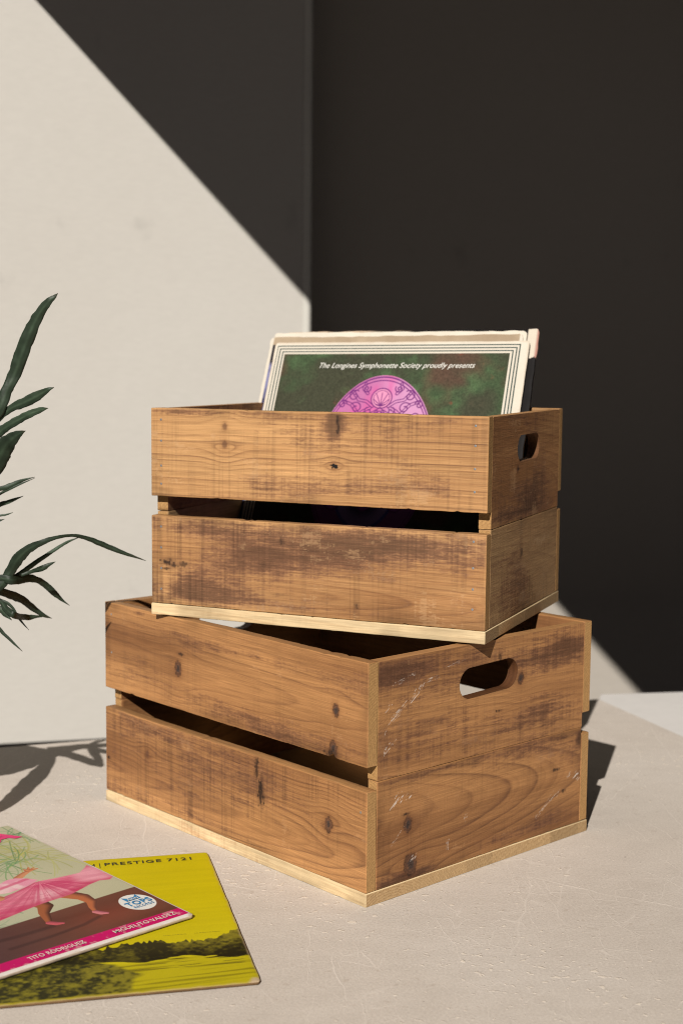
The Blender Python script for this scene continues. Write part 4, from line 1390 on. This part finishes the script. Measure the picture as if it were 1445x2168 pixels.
PY = 1.45
crown = at(-165, 1325, PY)
plant = empty('potted_fern', (float(crown[0]), float(crown[1]), 0))
tag(plant, 'dark blue green fern with long lobed fronds reaching in from the left', 'plant')
off = np.array([crown[0], crown[1], 0.0])
cam_proj = lambda u, v, d: at(u, v, d) - off
B0 = (-160, 1318)
BL = [
    ([(*B0, 3, 0), (-110, 1110, 4, .01), (-60, 965, 5, .01), (-28, 910, 9, .01), (-2, 868, 13, 0), (16, 825, 12, 0), (33, 788, 13.5, 0), (47, 748, 15, -.005), (63, 707, 14, -.01), (82, 667, 11, -.015), (102, 640, 8, -.02), (115, 629, 4.5, -.02), (123, 621, .2, -.02)], .95),
    ([(-30, 915, 6, .01), (-4, 884, 9, .005), (25, 864, 8, 0), (52, 852, 10.5, -.01), (80, 838, 10, -.02), (100, 826, 5.5, -.03), (115, 820, .2, -.03)], 1.1),
    ([(-60, 965, 5, .015), (-30, 942, 9, .01), (-4, 918, 10, 0), (15, 903, 9, -.01), (38, 890, 8.5, -.02), (62, 877, 8, -.03), (86, 868, 6, -.035), (103, 864, .2, -.04)], 1.35),
    ([(*B0, 2, 0), (-80, 1075, 4, 0), (-40, 1030, 14, 0), (-12, 985, 22, -.01), (8, 950, 20, -.02), (25, 930, 15, -.03), (40, 919, 8, -.035), (55, 912, .2, -.04)], .75),
    ([(*B0, 2, 0), (-80, 1110, 3, 0), (-20, 1045, 4, 0), (15, 1031, 5, 0), (45, 1018, 3.4, 0), (74, 1010, .2, 0)], .9),
    ([(*B0, 2, 0), (-60, 1090, 2, 0), (-10, 1052, 2.5, .01), (30, 1031, 2.2, .01), (74, 1012, .2, .01)], .9),
    ([(*B0, 2, 0), (-70, 1140, 3, .02), (-15, 1078, 4.5, .02), (20, 1062, 4, .02), (50, 1050, .2, .02)], 1.3),
    ([(*B0, 2, 0), (-60, 1130, 2, .02), (-10, 1096, 2.2, .02), (12, 1090, 1.8, .02), (28, 1085, .2, .02)], 1.2),
    ([(*B0, 2, 0), (-60, 1135, 3, .0), (-12, 1107, 4, 0), (10, 1099, .2, 0)], .8),
    ([(*B0, 3, 0), (-80, 1296, 4, 0), (-30, 1268, 6, 0), (2, 1240, 9, 0), (22, 1210, 11, 0), (38, 1184, 12, -.005), (60, 1163, 9.5, -.01), (90, 1148, 6, -.015), (120, 1138, 3.6, -.01), (150, 1133.5, 3.0, 0), (180, 1138, 4.2, .01), (212, 1150, 5.6, .018), (242, 1163, 5, .023), (275, 1175, 3, .028), (309, 1187, .2, .032)], .7),
    ([(30, 1222, 4, .01), (55, 1206, 5, .01), (80, 1188, 4.6, .01), (112, 1167, 3.6, .01), (142, 1148, 2.6, .01), (170, 1137, .2, .01)], 1.35),
    ([(45, 1218, 3, 0), (70, 1209, 4, 0), (88, 1204, 6, -.01), (103, 1196, 4, -.01), (118, 1189, .2, -.01)], .75),
    ([(*B0, 2, 0), (-40, 1240, 4, 0), (0, 1225, 8, 0), (28, 1228, 10, 0), (56, 1224, 9, .02), (80, 1228, 6.5, .03), (100, 1241, 7, .04), (118, 1258, 5.5, .045), (133, 1271, 2.6, .05), (148, 1282, .2, .05)], .75),
    ([(*B0, 2, 0), (-50, 1236, 4, 0), (-5, 1250, 8, 0), (25, 1260, 9, .02), (48, 1270, 8.5, .035), (72, 1288, 6.5, .05), (92, 1302, 4, .055), (110, 1309, .2, .06)], .65),
    ([(*B0, 2, 0), (-50, 1262, 3, 0), (-2, 1272, 4, 0), (14, 1290, 7, -.01), (32, 1303, 7, -.015), (58, 1307, 6, .03), (80, 1305, 2.6, .04), (100, 1305, .2, .045)], .7),
    ([(*B0, 2, 0), (-40, 1262, 2, .01), (5, 1272, 3, .01), (25, 1284, 3, .01), (40, 1308, 2.4, .01), (62, 1334, .2, .01)], .8),
    ([(*B0, 2, 0), (-40, 1285, 3, 0), (0, 1289, 7, 0), (12, 1301, 5, 0), (26, 1313, .2, 0)], .95),
    ([(*B0, 2, 0), (-90, 1300, 3, 0), (-15, 1322, 4, 0), (10, 1343, 3.2, 0), (30, 1362, 2.2, 0), (48, 1379, .2, 0)], .75),
]
for i, (pts, shd) in enumerate(BL):
    blade([(u, v, w, PY + d) for u, v, w, d in pts], cam_proj, plant, 300 + i, shd)


# low fronds outside the frame, known from the shadows they lay on the floor
def shade_proj(u, v, z):
    p = on_z(u, v)
    return p - S * (z / -S[2]) - off


SH = [
    [(-300, 1650, 10, .17), (-180, 1610, 24, .175), (-80, 1612, 32, .17), (0, 1610, 34, .165), (55, 1604, 26, .16), (95, 1600, 14, .155), (125, 1598, 2, .15)],
    [(112, 1592, 7, .16), (104, 1612, 12, .158), (88, 1634, 16, .155), (66, 1655, 17, .15), (38, 1680, 15, .145), (8, 1705, 11, .14), (-30, 1727, 3, .13)],
    [(90, 1596, 6, 0.215), (128, 1594, 7, 0.213), (165, 1604, 7, 0.210), (192, 1613, 7, 0.207), (217, 1622, 3, 0.205)],
    [(100, 1588, 6, 0.230), (150, 1583, 5, 0.227), (185, 1580, 5, 0.225), (235, 1577, 3, 0.220)],
    [(218, 1622, 3, 0.205), (208, 1605, 8, 0.207), (196, 1590, 9, 0.210), (186, 1580, 5, 0.215)],
    [(186, 1583, 4, 0.215), (215, 1590, 4.5, 0.215), (250, 1597, 3, 0.215)],
]
for i, pts in enumerate(SH):
    blade(pts, shade_proj, plant, 400 + i, .8, fold=.1)
# the pot, standing on the floor outside the frame
V, F = [], []
prof = [(.0, .0), (.050, .0), (.052, .004), (.064, .100), (.070, .100), (.071, .118), (.066, .120), (.063, .112), (.0, .110)]
n = 40
for r_, z_ in prof:
    V += [(r_ * math.cos(k * math.tau / n), r_ * math.sin(k * math.tau / n), z_ + .0005) for k in range(n)]
for j in range(len(prof) - 1):
    F += [(j * n + k, j * n + (k + 1) % n, (j + 1) * n + (k + 1) % n, (j + 1) * n + k) for k in range(n)]
pot = mesh_obj('pot', V, F, flat_material('terracotta', (.32, .13, .07), .8), plant)
pot.location = (-.11, -.06, 0)


def tube(name, pts, r0, r1, mat, parent):
    P = catmull(pts, 8)
    V, F, n = [], [], 10
    T = np.gradient(P, axis=0)
    for i, (p, t_) in enumerate(zip(P, T)):
        t_ = t_ / np.linalg.norm(t_)
        a_ = np.cross(t_, [0.3, 1, 0.1])
        a_ /= np.linalg.norm(a_)
        b_ = np.cross(t_, a_)
        r_ = r0 + (r1 - r0) * i / (len(P) - 1)
        V += [p + r_ * (a_ * math.cos(k * math.tau / n) + b_ * math.sin(k * math.tau / n)) for k in range(n)]
    for i in range(len(P) - 1):
        F += [(i * n + k, i * n + (k + 1) % n, (i + 1) * n + (k + 1) % n, (i + 1) * n + k) for k in range(n)]
    return mesh_obj(name, V, F, mat, parent, smooth=True)


# the creeping stems that carry the fronds from the pot
M_STEM = flat_material('brown_stem', (.07, .055, .03), .7)
p0 = np.array([-.11, -.06, .105])
c0_ = np.array([0, 0, crown[2]])
tube('stem', [p0, p0 + [.02, .01, .07], c0_ + [-.03, -.01, -.02], c0_ + [.004, .002, .004]], .007, .0035, M_STEM, plant)
s0 = shade_proj(*SH[0][0][:2], SH[0][0][3])
tube('stem', [p0 + [-.01, .01, 0], p0 * .6 + s0 * .4 + [0, 0, .02], s0 + [-.004, 0, 0]], .004, .002, M_STEM, plant)
